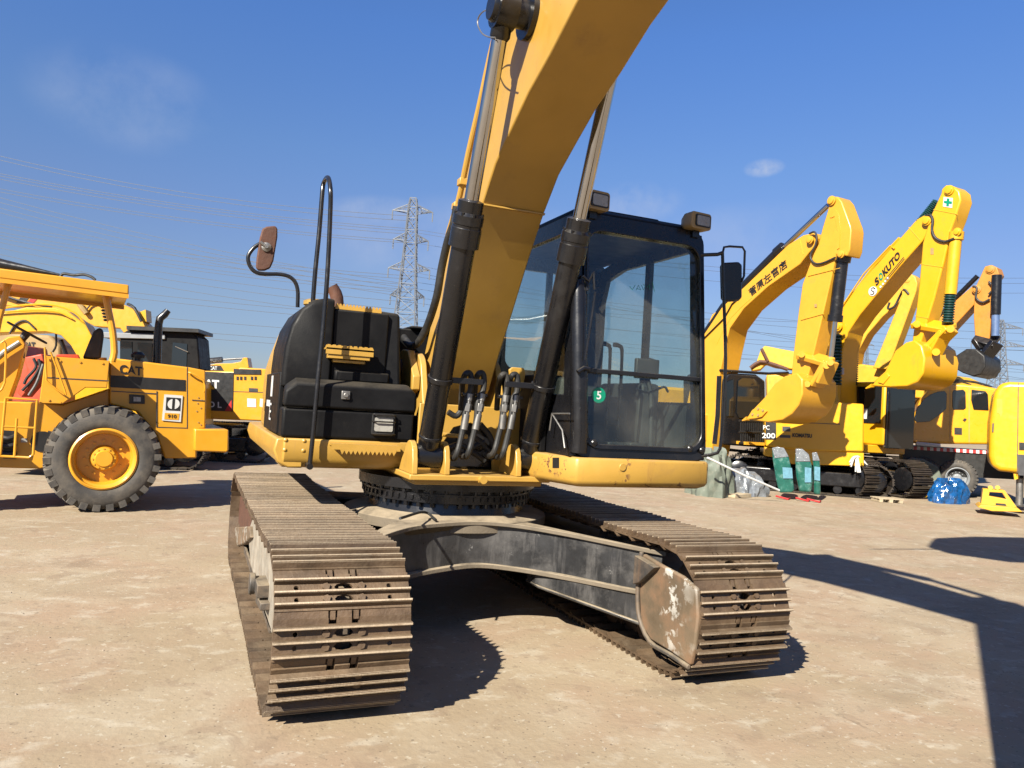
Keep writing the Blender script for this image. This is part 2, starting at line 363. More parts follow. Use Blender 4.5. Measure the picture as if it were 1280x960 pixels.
SC.view_settings.view_transform = 'Standard'; SC.view_settings.look = 'None'; SC.view_settings.gamma = 1; SC.view_settings.exposure = 1.52
SC.cycles.max_bounces = 8; SC.cycles.transparent_max_bounces = 16; SC.cycles.use_denoising = True

# ------------------------------------------------------------------ ground
def ground_mat():
    m = bpy.data.materials.new('dusty_concrete'); m.use_nodes = True; nt = m.node_tree; ns = nt.nodes; ns.clear(); lk = nt.links.new
    out = ns.new('ShaderNodeOutputMaterial'); b = ns.new('ShaderNodeBsdfPrincipled'); lk(b.outputs[0], out.inputs[0])
    g = ns.new('ShaderNodeNewGeometry')
    def noise(s, d=6, r=.6, sc=None, dist=0):
        t = ns.new('ShaderNodeTexNoise'); t.inputs['Scale'].default_value = s; t.inputs['Detail'].default_value = d; t.inputs['Roughness'].default_value = r; t.inputs['Distortion'].default_value = dist
        if sc:
            mp = ns.new('ShaderNodeMapping'); mp.inputs['Scale'].default_value = sc; mp.inputs['Rotation'].default_value = (0, 0, .35); lk(g.outputs['Position'], mp.inputs[0]); lk(mp.outputs[0], t.inputs[0])
        else: lk(g.outputs['Position'], t.inputs[0])
        return t.outputs['Fac']
    def rng(s, a, b_, lo=0, hi=1):
        t = ns.new('ShaderNodeMapRange'); t.inputs[1].default_value = a; t.inputs[2].default_value = b_; t.inputs[3].default_value = lo; t.inputs[4].default_value = hi; lk(s, t.inputs[0]); return t.outputs[0]
    def mix(f, a, b_):
        t = ns.new('ShaderNodeMix'); t.data_type = 'RGBA'
        lk(f, t.inputs[0])
        for k, v in ((6, a), (7, b_)):
            if isinstance(v, tuple): t.inputs[k].default_value = (v[0]*.515, v[1]*.525, v[2]*.515, 1)
            else: lk(v, t.inputs[k])
        return t.outputs[2]
    c = mix(rng(noise(.35, 5), .32, .68), (.43, .325, .215), (.53, .415, .285))
    c = mix(rng(noise(.9, 5, .6, None, .4), .46, .62, 0, .55), c, (.50, .34, .235))          # pinkish patches
    c = mix(rng(noise(.6, 6, .6, (1, 2.2, 1), .6), .54, .68, 0, .55), c, (.34, .26, .18))     # worn darker lanes
    c = mix(rng(noise(1.5, 7, .62, None, .5), .50, .64, 0, .42), c, (.60, .505, .375))          # pale scuffs
    c = mix(rng(noise(4., 6, .6, (1, 1.4, 1), .3), .56, .68, 0, .50), c, (.70, .62, .50))
    c = mix(rng(noise(3.1, 7, .62, None, .6), .57, .63, 0, .45), c, (.37, .265, .185))
    c = mix(rng(noise(9, 5, .6), .60, .66, 0, .5), c, (.33, .25, .175))
    c = mix(rng(noise(17, 4, .6), .62, .67, 0, .5), c, (.74, .66, .53))
    def dots(scale, rad_, amt, col_, c):
        v = ns.new('ShaderNodeTexVoronoi'); v.inputs['Scale'].default_value = scale; v.inputs['Randomness'].default_value = 1; lk(g.outputs['Position'], v.inputs['Vector'])
        d = rng(v.outputs['Distance'], rad_*.6, rad_, amt, 0)
        k = ns.new('ShaderNodeSeparateColor'); lk(v.outputs['Color'], k.inputs[0]); kk = rng(k.outputs[0], .72, .74)
        ml = ns.new('ShaderNodeMath'); ml.operation = 'MULTIPLY'; lk(d, ml.inputs[0]); lk(kk, ml.inputs[1])
        return mix(ml.outputs[0], c, col_)
    c = dots(14, .13, .7, (.20, .15, .11), c); c = dots(33, .22, .7, (.22, .17, .12), c); c = dots(27, .16, .6, (.82, .76, .65), c)
    # hairline cracks
    vo = ns.new('ShaderNodeTexVoronoi'); vo.feature = 'DISTANCE_TO_EDGE'; vo.inputs['Scale'].default_value = .42
    va = ns.new('ShaderNodeVectorMath'); va.operation = 'ADD'; lk(g.outputs['Position'], va.inputs[0])
    nz = ns.new('ShaderNodeTexNoise'); nz.inputs['Scale'].default_value = 1.7; nz.inputs['Detail'].default_value = 8; lk(g.outputs['Position'], nz.inputs[0])
    sc_ = ns.new('ShaderNodeVectorMath'); sc_.operation = 'SCALE'; sc_.inputs['Scale'].default_value = 1.1; lk(nz.outputs['Color'], sc_.inputs[0]); lk(sc_.outputs[0], va.inputs[1]); lk(va.outputs[0], vo.inputs['Vector'])
    ck = rng(vo.outputs['Distance'], .0, .004, 1, 0)
    br = ns.new('ShaderNodeMath'); br.operation = 'MULTIPLY'; lk(ck, br.inputs[0]); lk(rng(noise(.9, 3), .5, .62, 0, .35), br.inputs[1])
    c = mix(br.outputs[0], c, (.16, .12, .085))
    lk(c, b.inputs['Base Color']); b.inputs['Roughness'].default_value = .92; b.inputs['Specular IOR Level'].default_value = .2
    h = ns.new('ShaderNodeMath'); h.operation = 'ADD'; lk(noise(3, 6, .6), h.inputs[0]); lk(noise(22, 5, .6), h.inputs[1])
    bp = ns.new('ShaderNodeBump'); bp.inputs['Strength'].default_value = .22; bp.inputs['Distance'].default_value = .02; lk(h.outputs[0], bp.inputs['Height']); lk(bp.outputs[0], b.inputs['Normal'])
    return m
gm = MB(); gm.add([(-900, -600, 0), (1500, -600, 0), (1500, 1500, 0), (-900, 1500, 0)], [(0, 1, 2, 3)])
struct('ground', gm, ground_mat())
# =================================================================== the main excavator
EX = thing('tracked_excavator', 'big worn yellow crawler excavator with black cab and rusty tracks filling the middle', 'excavator', (0, 0, 0))
TX = 1.19; TW = .655; RP = .328; ZC = .42; YC = 1.835
def arc(cx, cz, r, a0, a1, n): return [(cx+r*math.cos(rad(a0+(a1-a0)*k/n)), cz+r*math.sin(rad(a0+(a1-a0)*k/n))) for k in range(n+1)]
# ---- travel path of the chain (y,z) as arclength samples
def track_path():
    P = []
    for k in range(0, 401): P.append((YC-2*YC*k/400, ZC-RP))                       # ground run, rear to front
    for k in range(1, 200): a = rad(-90-180*k/200); P.append((-YC+RP*math.cos(a), ZC+RP*math.sin(a)))
    for k in range(0, 401):
        t = k/400; y = -YC+2*YC*t; sag = .012*math.sin(math.pi*t)+.010*abs(math.sin(3*math.pi*t)); P.append((y, ZC+RP-sag))
    for k in range(1, 200): a = rad(90-180*k/200); P.append((YC+RP*math.cos(a), ZC+RP*math.sin(a)))
    return P
TP = track_path(); NSH = 49
def path_at(u):
    n = len(TP); L = [0]
    return None
_seg = [0.]
for i in range(len(TP)): a = TP[i]; b = TP[(i+1) % len(TP)]; _seg.append(_seg[-1]+math.hypot(b[0]-a[0], b[1]-a[1]))
_per = _seg[-1]; PITCH_T = _per/NSH
def path_at(s):
    s %= _per; i = min(range(0, 1), default=0)
    import bisect
    i = bisect.bisect_right(_seg, s)-1; i = min(i, len(TP)-1)
    a = TP[i]; b = TP[(i+1) % len(TP)]; t = (s-_seg[i])/max(1e-9, _seg[i+1]-_seg[i])
    return a[0]+(b[0]-a[0])*t, a[1]+(b[1]-a[1])*t
# ---- one shoe: local x lateral, y travel, z outward (0 = pin line)
def shoe_mesh():
    mb = MB(); mi = []
    z0, z1 = .045, .060; hw = TW/2
    def slab(x0, x1, y0, y1):
        mb.add([(x0, y0, z0), (x1, y0, z0), (x1, y1, z0), (x0, y1, z0), (x0, y0, z1), (x1, y0, z1), (x1, y1, z1), (x0, y1, z1)],
               [(0, 3, 2, 1), (4, 5, 6, 7), (0, 1, 5, 4), (1, 2, 6, 5), (2, 3, 7, 6), (3, 0, 4, 7)]); mi.extend([0]*6)
    def holecell(cx, cy, hx, hy, rx, ry):     # slab cell with an eight sided hole right through
        A = []; B = []
        for k in range(8):
            a = rad(45*k); c, s_ = math.cos(a), math.sin(a)
            q = max(abs(c), abs(s_)); A.append((cx+hx*c/q, cy+hy*s_/q)); B.append((cx+rx*c, cy+ry*s_))
        V = [(x, y, z1) for x, y in A]+[(x, y, z1) for x, y in B]+[(x, y, z0) for x, y in A]+[(x, y, z0) for x, y in B]; Fc = []
        for k in range(8):
            j = (k+1) % 8; Fc += [(k, j, 8+j, 8+k), (16+k, 24+k, 24+j, 16+j), (8+k, 8+j, 24+j, 24+k), (k, 16+k, 16+j, j)]
        mb.add(V, Fc); mi.extend([0]*len(Fc))
    ys = (-.066, -.004, .058)                 # grouser lines
    slab(-hw, hw, -.090, -.060); slab(-hw, -.075, .052, .096); slab(.075, hw, .052, .096); slab(-.035, .035, .052, .096)
    slab(-hw, hw, -.010, .002)
    for xa, xb in ((-hw, -.078), (-.034, .034), (.078, hw)):      # bent lip tucked under the next shoe, cut out for the link ends
        mb.prism([(xa, -.135, .022), (xb, -.135, .022), (xb, -.085, z0-.001), (xa, -.085, z0-.001)], (0, 0, .012)); mi.extend([0]*6)
    for xa in (-.056, .056):
        n0 = len(mb.f); mb.prism([(xa-.012, -.128, .02), (xa+.012, -.128, .02), (xa+.012, -.092, .04), (xa-.012, -.092, .04)], (0, 0, .014)); mi.extend([0]*(len(mb.f)-n0))
    for ya, yb in ((-.060, -.010), (.002, .052)):
        cy = (ya+yb)/2; h = (yb-ya)/2
        slab(-hw, -.245, ya, yb); slab(.245, hw, ya, yb); slab(-.205, -.055, ya, yb); slab(.055, .205, ya, yb)
        holecell(-.225, cy, .02, h, .0125, .0125); holecell(.225, cy, .02, h, .0125, .0125); holecell(0, cy, .055, h, .046, .021)
        for bx in (-.085, .085):
            P = [(bx+.019*math.cos(rad(60*k+15)), cy+.019*math.sin(rad(60*k+15))) for k in range(6)]
            n0 = len(mb.f); mb.prism([(x, y, z1-.004) for x, y in P], (0, 0, .017)); mi.extend([0]*(len(mb.f)-n0))
    for yg, hh in zip(ys, (.034, .031, .034)):
        w0 = .0115; w1 = .0065
        prof = [(yg-w0, z1-.002), (yg-w1, z1+hh), (yg+w1, z1+hh), (yg+w0, z1-.002)]
        n0 = len(mb.f); mb.loft([(-hw, y, z) for y, z in prof], [(hw, y, z) for y, z in prof]); mi.extend([0]*(len(mb.f)-n0))
        zt = z1+hh; cap = [(yg-w1-.0012, zt-.0055), (yg-w1*.6, zt+.0015), (yg+w1*.6, zt+.0015), (yg+w1+.0012, zt-.0055)]
        n0 = len(mb.f); mb.loft([(-hw-.001, y, z) for y, z in cap], [(hw+.001, y, z) for y, z in cap]); mi.extend([1]*(len(mb.f)-n0))
    return mb, mi
_mb, _mi = shoe_mesh()
SHOE = _mb.mesh('track_shoe', [M['shoe'], M['grouser']], mi=_mi, smooth=30)
def link_geo():
    L = []
    for sx in (-1, 1):
        x = sx*.085
        prof = [(-.105, -.03), (-.06, -.045), (.06, -.045), (.105, -.03), (.115, 0), (.105, .03), (.06, .044), (-.06, .044), (-.105, .03), (-.115, 0)]
        L.append(([(x-.016, y, z) for y, z in prof], [(x+.016, y, z) for y, z in prof]))
    return L
LINKS = link_geo()
def shape_yz(mb, pts, x0, x1): mb.prism([(x0, y, z) for y, z in pts], (x1-x0, 0, 0))
for side in (-1, 1):
    cx = side*TX
    tr = thing('crawler_track', '', '', (cx, 0, 0)); tr.parent = EX
    for k in ('label', 'category'): del tr[k]
    ch = MB(); rnd = random.Random(side+5)
    for i in range(NSH):
        s = (i+.35*(side > 0))*PITCH_T
        y0, z0 = path_at(s-PITCH_T/2); y1, z1 = path_at(s+PITCH_T/2)
        c = Vector((0, (y0+y1)/2, (z0+z1)/2)); t = Vector((0, y1-y0, z1-z0)).normalized()
        nrm = Vector((0, -t.z, t.y))
        if nrm.dot(c-Vector((0, max(-YC, min(YC, c.y)), ZC))) < 0: nrm = -nrm
        # local axes: x lateral, y travel, z outward
        xa = t.cross(nrm); R3 = Matrix((xa, t, nrm)).transposed()
        o = bpy.data.objects.new('track_shoe', SHOE); COL.objects.link(o); o.parent = tr
        o.location = c+Vector((rnd.uniform(-.003, .003), 0, 0)); 
        o.rotation_euler = (R3 @ Matrix.Rotation(rnd.uniform(-.008, .008), 3, 'Z') @ Matrix.Rotation(rnd.uniform(-.012, .012), 3, 'X')).to_euler()
        for A, B in LINKS:
            tf = lambda q: c+R3@Vector(q)+Vector((cx, 0, 0))
            ch.loft([tf(q) for q in A], [tf(q) for q in B])
        p = c+R3@Vector((0, -PITCH_T/2, 0))+Vector((cx, 0, 0)); ch.cyl(p-Vector((.12, 0, 0)), p+Vector((.12, 0, 0)), .022, n=10)
    part('track_chain', ch, M['chainlink'], tr)
    fr = MB()
    hx = .19
    prof = [(-1.42, .27), (-1.42, .56), (-1.25, .64), (1.25, .64), (1.5, .52), (1.5, .27), (1.2, .24), (-1.2, .24)]
    shape_yz(fr, prof, cx-hx, cx+hx)
    xo = cx+side*hx; 
    fr.box((min(xo, xo+side*.05), -1.2, .20), (max(xo, xo+side*.05), 1.2, .25)); fr.box((cx-hx-.05, -1.3, .235), (cx+hx+.05, 1.3, .262))
    for y in (-.9, 0., .9): fr.box((cx-hx-.03, y-.12, .15), (cx+hx+.03, y+.12, .24))
    fr.box((cx-.13, -1.75, .30), (cx+.13, -1.40, .56))       # idler yoke
    for k in range(9):
        y = -1.1+k*.28; fr.cyl((cx-hx-.02, y, .32), (cx+hx+.02, y, .32), .022, n=8); fr.cyl((cx-hx-.012, y, .45), (cx+hx+.012, y, .45), .016, n=8)
    part('track_frame', fr, M['tframe'], tr, bevel=.012)
    idl = MB(); idl.lathe((cx-.15, -YC, ZC), (1, 0, 0), [(0, .10), (0, .13), (.06, .15), (.06, .27), (.09, .285), (.11, .285), (.11, .305), (.19, .305), (.19, .285), (.21, .285), (.24, .27), (.24, .15), (.30, .13), (.30, .10)], 40)
    part('idler_wheel', idl, M['tframe'], tr)
    spk = MB(); pts = []
    for k in range(21*4):
        a = 2*math.pi*k/(84); r = .335 if (k % 4) in (1, 2) else .285; pts.append((YC+r*math.cos(a), ZC+r*math.sin(a)))
    shape_yz(spk, pts, cx-.03, cx+.03); spk.lathe((cx-.2, YC, ZC), (1, 0, 0), [(0, .20), (.05, .24), (.35, .24), (.40, .20), (.42, .1)], 30)
    part('drive_sprocket', spk, M['tframe'], tr)
    for k in range(7):
        y = -1.35+k*.45; ro = MB()
        ro.lathe((cx-.14, y, .145), (1, 0, 0), [(0, .05), (0, .10), (.03, .10), (.03, .075), (.25, .075), (.25, .10), (.28, .10), (.28, .05)], 18)
        part('track_roller', ro, M['chainlink'], tr)
    for y in (-.65, .65):
        ro = MB(); ro.lathe((cx-.10, y, .655), (1, 0, 0), [(0, .04), (0, .07), (.2, .07), (.2, .04)], 16); ro.box((cx+side*.05-.03, y-.05, .56), (cx+side*.05+.03, y+.05, .64)); part('carrier_roller', ro, M['tframe'], tr)
    if side < 0:      # outer steps and brackets of the near track
        xo = cx-hx; Q_ = PX(-1.43)
        st = MB(); st.prism([Q_(*v) for v in [(298, 619), (315, 622), (318, 640), (312, 662), (303, 668), (296, 649)]], (.06, 0, 0)); part('rusty_bracket', st, M['rust'], tr, bevel=.012)
        st = MB(); st.prism([PX(-1.46)(*v) for v in [(293, 659), (311, 658), (312, 672), (304, 680), (296, 683)]], (.09, 0, 0)); part('rusty_bracket', st, M['guard'], tr, bevel=.012)
        st = MB(); st.prism([Q_(*v) for v in [(310, 664), (318, 642), (326, 652), (334, 672), (342, 688), (344, 714), (343, 760), (339, 792), (331, 770), (322, 735), (313, 705)]], (.04, 0, 0)); part('side_guard_plate', st, M['whiteplate'], tr, bevel=.008)
        st = MB(); st.box((xo-.04, -1.6, .235), (xo+.01, 1.2, .262)); part('side_ledge', st, M['tframe'], tr, bevel=.006)
        sp = MB(); pl = PX(-1.47); c0 = pl(324, 727)
        sp.box((-1.50, c0.y-.22, c0.z-.05), (-1.40, c0.y+.04, c0.z+.03)); sp.cyl((-1.53, c0.y, c0.z-.01), (-1.495, c0.y, c0.z-.01), .066, n=22); 
        sp.obox((-1.45, c0.y-.16, c0.z-.09), (0, 1, -.1), (1, 0, 0), (0, .1, 1), .16, .035, .022)
        part('step_pad', sp, M['tframe'], tr, bevel=.006)
        fp = MB(); shape_yz(fp, [(-1.86, .30), (-1.90, .50), (-1.75, .66), (-1.3, .70), (-.9, .64), (-.9, .30), (-1.3, .22)], cx-hx-.035, cx-hx-.005)
        fp.box((cx-hx-.04, -2.02, .66), (cx-hx+.03, -1.2, .69))
        part('frame_end_plate', fp, M['tframe'], tr, bevel=.008)
    else:
        pl = PX(.84)
        gp = MB(); G = [(803, 692), (826, 706), (852, 720), (870, 736), (872, 770), (868, 806), (862, 832), (838, 815), (813, 800), (804, 785), (800, 770), (799, 740), (801, 711)]
        G = [pl(*q) for q in G]
        gp.prism(G, (.035, 0, 0)); part('guard_plate', gp, M['guard'], tr, bevel=.012)
        rm = MB(); rm.tube([p+Vector((-.005, 0, 0)) for p in [pl(803, 690), pl(800, 712), pl(798, 740), pl(800, 772), pl(813, 802), pl(838, 818), pl(862, 834)]], .016, 8, smooth=3)
        rm.prism([pl(801, 694), pl(826, 709), pl(806, 728), pl(799, 730)], (-.05, 0, 0))
        part('guard_rim', rm, M['tframe'], tr, bevel=.005)

# ---- carbody: curved X frame
cb = MB()
def interp(L, n):
    out = []
    for i in range(len(L)-1):
        p0 = L[max(i-1, 0)]; p1 = L[i]; p2 = L[i+1]; p3 = L[min(i+2, len(L)-1)]
        for k in range(n):
            t = k/n; out.append(tuple(.5*((2*b)+(c-a)*t+(2*a-5*b+4*c-d)*t*t+(3*b-a-3*c+d)*t**3) for a, b, c, d in zip(p0, p1, p2, p3)))
    return out+[L[-1]]
edge = [(-.98, -1.35, .70, .45), (-.78, -1.10, .73, .45), (-.52, -.87, .75, .455), (-.25, -.78, .76, .475), (0, -.76, .765, .49), (.25, -.83, .755, .475), (.52, -1.05, .735, .46), (.80, -1.42, .715, .455), (.98, -1.62, .70, .45)]
E2 = interp(edge, 6)
for sy in (1, -1):
    # web
    A = [(x, y*sy, zt) for x, y, zt, zb in E2]; B = [(x, y*sy, zb) for x, y, zt, zb in E2]
    A2 = [(x*.96, (y+.05)*sy, zt) for x, y, zt, zb in E2]; B2 = [(x*.96, (y+.05)*sy, zb) for x, y, zt, zb in E2]
    cb = MB(); cb.loft(A+A2[::-1], B+B2[::-1]); part('web_plate', cb, M['carbody'], EX, smooth=50)
fl = MB()
for sy in (1, -1):
    def flange(off0, off1, key, dz, th):
        O = [(x, (y-off0)*sy, (zt if key else zb)+dz) for x, y, zt, zb in E2]; I = [(x*.86, (y+off1)*sy, (zt if key else zb)+dz) for x, y, zt, zb in E2]
        fl.loft(O+I[::-1], [(a, b, c-th) for a, b, c in O+I[::-1]])
    flange(.045, .34, 1, .024, .028); flange(.045, .25, 0, .0, .03)
fl.lathe((0, 0, .70), (0, 0, 1), [(0, .80), (.07, .80), (.075, .78), (.10, .70)], 48)
part('carbody_flange', fl, mat('dusty_flange', (.20, .16, .11), .8, var=.25, vscale=6, dirt=(.4, (.10, .08, .06), 6.), chips=(.3, (.07, .06, .055), 12.), dust=(1., (.46, .37, .25)), bump=.3), EX, bevel=.006)
br = MB()
for sx, sy in ((1, -1), (1, 1), (-1, 1)):
    a = [(.40*sx, .92*sy, .47), (.40*sx, .76*sy, .47), (.40*sx, .76*sy, .36), (.40*sx, .92*sy, .36)]
    b = [(.98*sx, 1.66*sy, .45), (.98*sx, 1.40*sy, .45), (.98*sx, 1.40*sy, .22), (.98*sx, 1.66*sy, .22)]
    br.loft(a, b)
    br.loft([(.40*sx, .97*sy, .365), (.40*sx, .74*sy, .365), (.40*sx, .74*sy, .345), (.40*sx, .97*sy, .345)], [(.98*sx, 1.70*sy, .225), (.98*sx, 1.4*sy, .225), (.98*sx, 1.4*sy, .20), (.98*sx, 1.70*sy, .20)])
br.box((-.6, -.72, .46), (.6, .72, .66))
part('carbody_leg', br, M['carbody'], EX, bevel=.008)
sw = MB(); sw.lathe((0, 0, .78), (0, 0, 1), [(0, .62), (.10, .60), (.105, .66), (.17, .66), (.17, .63), (.20, .63), (.20, .70), (.27, .70), (.27, .62)], 64)
bo = sw
for k in range(40):
    a = 2*math.pi*k/40; c, s_ = math.cos(a), math.sin(a)
    bo.cyl((.64*c, .64*s_, .855), (.64*c, .64*s_, .885), .017, n=8); bo.cyl((.675*c, .675*s_, .955), (.675*c, .675*s_, .985), .015, n=8)
rg = sw
for k in range(72):
    a = 2*math.pi*k/72; rg.obox((.655*math.cos(a), .655*math.sin(a), .92), (-math.sin(a), math.cos(a), 0), (math.cos(a), math.sin(a), 0), (0, 0, 1), .010, .016, .016)
part('swing_bearing', sw, M['blackmetal'], EX)
hs = MB()
hs.tube([PZ(.80)(545, 650), PZ(.84)(530, 640), PZ(.88)(500, 648)], .009, 8, 4)
part('grease_hose', hs, M['rubber'], EX)

# ---- upper frame
uf = MB()
uf.box((-.55, -.86, 1.075), (.50, .2, 1.115)); uf.box((-1.32, -.38, 1.10), (1.50, 2.3, 1.20)); uf.box((-.50, -.80, 1.04), (.46, 1.2, 1.075))
part('platform', uf, M['cat'], EX, bevel=.008)
ed = MB(); ed.cyl((-.03, -.90, 1.09), (-.03, -.84, 1.09), .028, n=14); ed.box((-.055, -.87, 1.07), (-.005, -.84, 1.11)); part('tow_eye', ed, M['cat'], EX)
kp = MB()
for sy in (1,):
    O = [(-.40, 1.115), (-.40, 1.60), (.42, 1.60), (.42, 1.115), (.20, 1.115), (.19, 1.30), (.12, 1.42), (0, 1.47), (-.13, 1.43), (-.20, 1.32), (-.21, 1.115)]
    kp.prism([(x, -.47, z) for x, z in O], (0, .03, 0))
part('front_bulkhead', kp, M['cat'], EX, bevel=.006)
bx = MB(); bx.box((-.36, -.40, 1.12), (.36, .3, 1.5)); part('valve_block', bx, M['blackmetal'], EX, bevel=.02)
for cxx in (-.40, .365):
    for d in (-.115, .115):
        lg = MB(); pr = [(-.86, 1.115), (-.85, 1.22)]+arc(-.735, 1.235, .105, 180, 20, 8)+[(-.56, 1.20), (-.50, 1.115)]
        shape_yz(lg, pr, cxx+d-.02, cxx+d+.02); part('cylinder_lug', lg, M['cat'], EX, bevel=.006)
for sx in (-1, 1):
    lg = MB(); pr = [(-.46, 1.115), (-.42, 1.45), (-.30, 1.62)]+arc(-.02, 1.80, .19, 165, -20, 12)+[(.35, 1.5), (.55, 1.115)]
    xx = sx*.31; shape_yz(lg, pr, xx-.025, xx+.025); part('boom_foot_plate', lg, M['cat'], EX, bevel=.008)
bs = MB()
pl = PX(-.37); c0 = pl(505, 460)
shape_yz(bs, [(pl(*q).y, pl(*q).z) for q in [(501, 443), (508, 437), (514, 438), (517, 452), (521, 470), (520, 487), (514, 495), (507, 492), (500, 478), (498, 455)]], -.40, -.34)
part('pin_flag_plate', bs, M['cat'], EX, bevel=.008)
bs = MB(); bs.cyl((-.46, c0.y, c0.z), (-.39, c0.y, c0.z), .075, .07, n=20); part('boom_foot_pin', bs, M['rust'], EX, bevel=.01)

# ---- right hand house (left in the picture)
F45 = PY(-.45)
def lp(L, y=-.45): P_ = PY(y); return [P_(*q) for q in L]
sk = MB()   # yellow lower skirt: front piece with rounded lower edge then along the side
def skirt(x0, x1, yf, zt, zb, back):
    return [(yf, zt), (yf-.005, zt-.05), (yf, zb+.07), (yf+.03, zb+.025), (yf+.08, zb), (back, zb), (back, zt)]
a = skirt(0, 0, -.46, 1.305, 1.10, 0)
sk.loft([(-1.34, y, z) for y, z in a], [(-.42, y, z) for y, z in a])
pr = [(-1.34, 1.305), (-1.385, 1.30), (-1.40, 1.22), (-1.37, 1.14), (-1.30, 1.10), (-1.2, 1.10), (-1.2, 1.305)]
sk.loft([(x, -.44, z) for x, z in pr], [(x, 2.3, z) for x, z in pr])
part('side_skirt', sk, M['cat'], EX, bevel=.012)
for q in [(357, 550), (356, 562), (380, 551), (379, 563)]:
    bt = MB(); p = F45(*q); bt.lathe((p.x, -.455, p.z), (0, -1, 0), [(0, .016), (.008, .015), (.014, .009), (.016, .003)], 12); part('skirt_rivet', bt, M['cat'], EX)
lb = MB(); lb.box((-1.36, -.45, 1.31), (-.43, .4, 1.515)); part('storage_box', lb, M['blackpaint'], EX, bevel=.02, seg=3)
ld = MB()
z = [(-1.36, 1.52), (-1.355, 1.66), (-1.28, 1.72), (-.47, 1.72), (-.425, 1.68), (-.425, 1.52)]
ld.loft([(x, -.47, zz if zz < 1.6 else zz-.03) for x, zz in z], [(x*.995, -.33, zz+.01) for x, zz in z])
part('storage_lid', ld, M['blackpaint'], EX, bevel=.02, seg=3)
lk_ = MB(); p = PY(-.47)(432, 494); lk_.box((p.x-.03, -.485, p.z-.03), (p.x+.03, -.46, p.z+.03)); lk_.cyl((p.x, -.50, p.z), (p.x, -.47, p.z), .018, n=14); part('lid_latch', lk_, M['steel'], EX, bevel=.004)
# lamp in the storage box
lm = MB(); a = F45(465, 516); b = F45(492, 545)
lm.prism(rrect(lambda u, v: (u, -.475, v), a.x, b.z, b.x, a.z, .02), (0, .04, 0)); lamp = part('work_lamp', lm, M['black'], EX, bevel=.004)
l2 = MB(); l2.prism(rrect(lambda u, v: (u, -.483, v), a.x+.018, b.z+.03, b.x-.018, a.z-.03, .012), (0, .02, 0)); part('lamp_lens', l2, M['lens'], lamp)
l3 = MB()
for zz in (b.z+.012, a.z-.012, (a.z+b.z)/2+.02): l3.tube([(a.x, -.48, zz), (a.x+.02, -.50, zz), (b.x-.02, -.50, zz), (b.x, -.48, zz)], .0055, 6)
part('lamp_guard', l3, M['blackmetal'], lamp)
# fuel tank with the big rounded shoulder
ft = MB()
sec = [(-1.365, 1.66), (-1.365, 1.80), (-1.355, 1.95), (-1.32, 2.10), (-1.26, 2.22), (-1.18, 2.29), (-1.08, 2.315), (-1.03, 2.31), (-1.03, 1.66)]
ft.lofts([[(x, -.30, z) for x, z in [(x_*.985 if x_ < -1.1 else x_, z_-.02 if z_ > 1.7 else z_) for x_, z_ in sec]], [(x, -.34+.06, z) for x, z in sec], [(x, .55, z) for x, z in sec]])
part('fuel_tank', ft, M['blackpaint'], EX, bevel=.022, seg=3, smooth=60)
mid = MB(); mid.box((-1.03, -.27, 1.70), (-.62, .55, 2.245)); mid.box((-1.0, -.31, 1.72), (-.60, -.25, 1.80)); part('tank_cover', mid, M['blackpaint'], EX, bevel=.015)
rb = MB(); rb.lofts([[(-.66, -.26, 1.70), (-.50, -.29, 1.70), (-.50, .4, 1.70), (-.66, .4, 1.70)], [(-.70, -.22, 2.27), (-.53, -.24, 2.26), (-.53, .4, 2.26), (-.70, .4, 2.27)]])
part('corner_cover', rb, M['blackpaint'], EX, bevel=.03, seg=3)
# engine hood behind
hd = MB(); sec = [(-1.365, 1.30), (-1.365, 1.80), (-1.355, 1.95), (-1.32, 2.09), (-1.24, 2.20), (-1.1, 2.25), (.35, 2.22), (.42, 2.12), (.42, 1.3)]
hd.lofts([[(x, .57, z) for x, z in sec], [(x*(.955 if x < 0 else 1), 1.95, z-(.12 if z > 1.5 else 0)) for x, z in sec]])
part('engine_hood', hd, M['cat'], EX, bevel=.03, smooth=50)
cw = MB(); sec = [(1.95, 1.12), (1.95, 1.80), (2.35, 1.80), (2.62, 1.72), (2.72, 1.6), (2.72, 1.35), (2.55, 1.12)]
shape_yz(cw, sec, -1.2, 1.37); part('counterweight', cw, M['cat'], EX, bevel=.06, seg=3)
sdp = MB(); sdp.box((-1.372, -.25, 1.32), (-1.335, .80, 1.76)); part('side_door', sdp, M['blackpaint'], EX, bevel=.008)
hb = MB(); hb.box((-.44, .35, 1.2), (.42, .95, 2.21)); hb.box((-.3, .30, 2.21), (-.05, .9, 2.235)); part('hood_front', hb, M['blackpaint'], EX, bevel=.02)
hr = MB(); hr.box((.44, .5, 1.2), (1.48, 1.95, 1.9)); part('cooler_housing', hr, M['blackpaint'], EX, bevel=.03)
# top tread strips, serrated steps
def serrated(p0, p1, depth, drop, n, th=.012):
    """a folded sheet step from p0 to p1 sticking out to -y with a toothed edge"""
    mb = MB(); x0, x1 = p0[0], p1[0]; y, z = p0[1], p0[2]
    mb.box((x0, y-depth, z-th), (x1, y, z))
    for (yy, s) in ((y-depth, 1), (y-depth*.45, 1)):
        L = [(x0, yy, z-th)]
        for k in range(n):
            xa = x0+(x1-x0)*(k+.25)/n; xb = x0+(x1-x0)*(k+.75)/n; L += [(xa, yy, z+s*drop), (xb, yy, z+s*drop), (x0+(x1-x0)*(k+1)/n, yy, z+s*drop*.2)]
        L += [(x1, yy, z-th)]
        mb.prism(L, (0, .006, 0))
    mb.box((x0, y-depth, z-.045), (x1, y-depth+.006, z-th+.001))
    return mb
p0 = PY(-.36)(407, 434); p1 = PY(-.36)(466, 440)
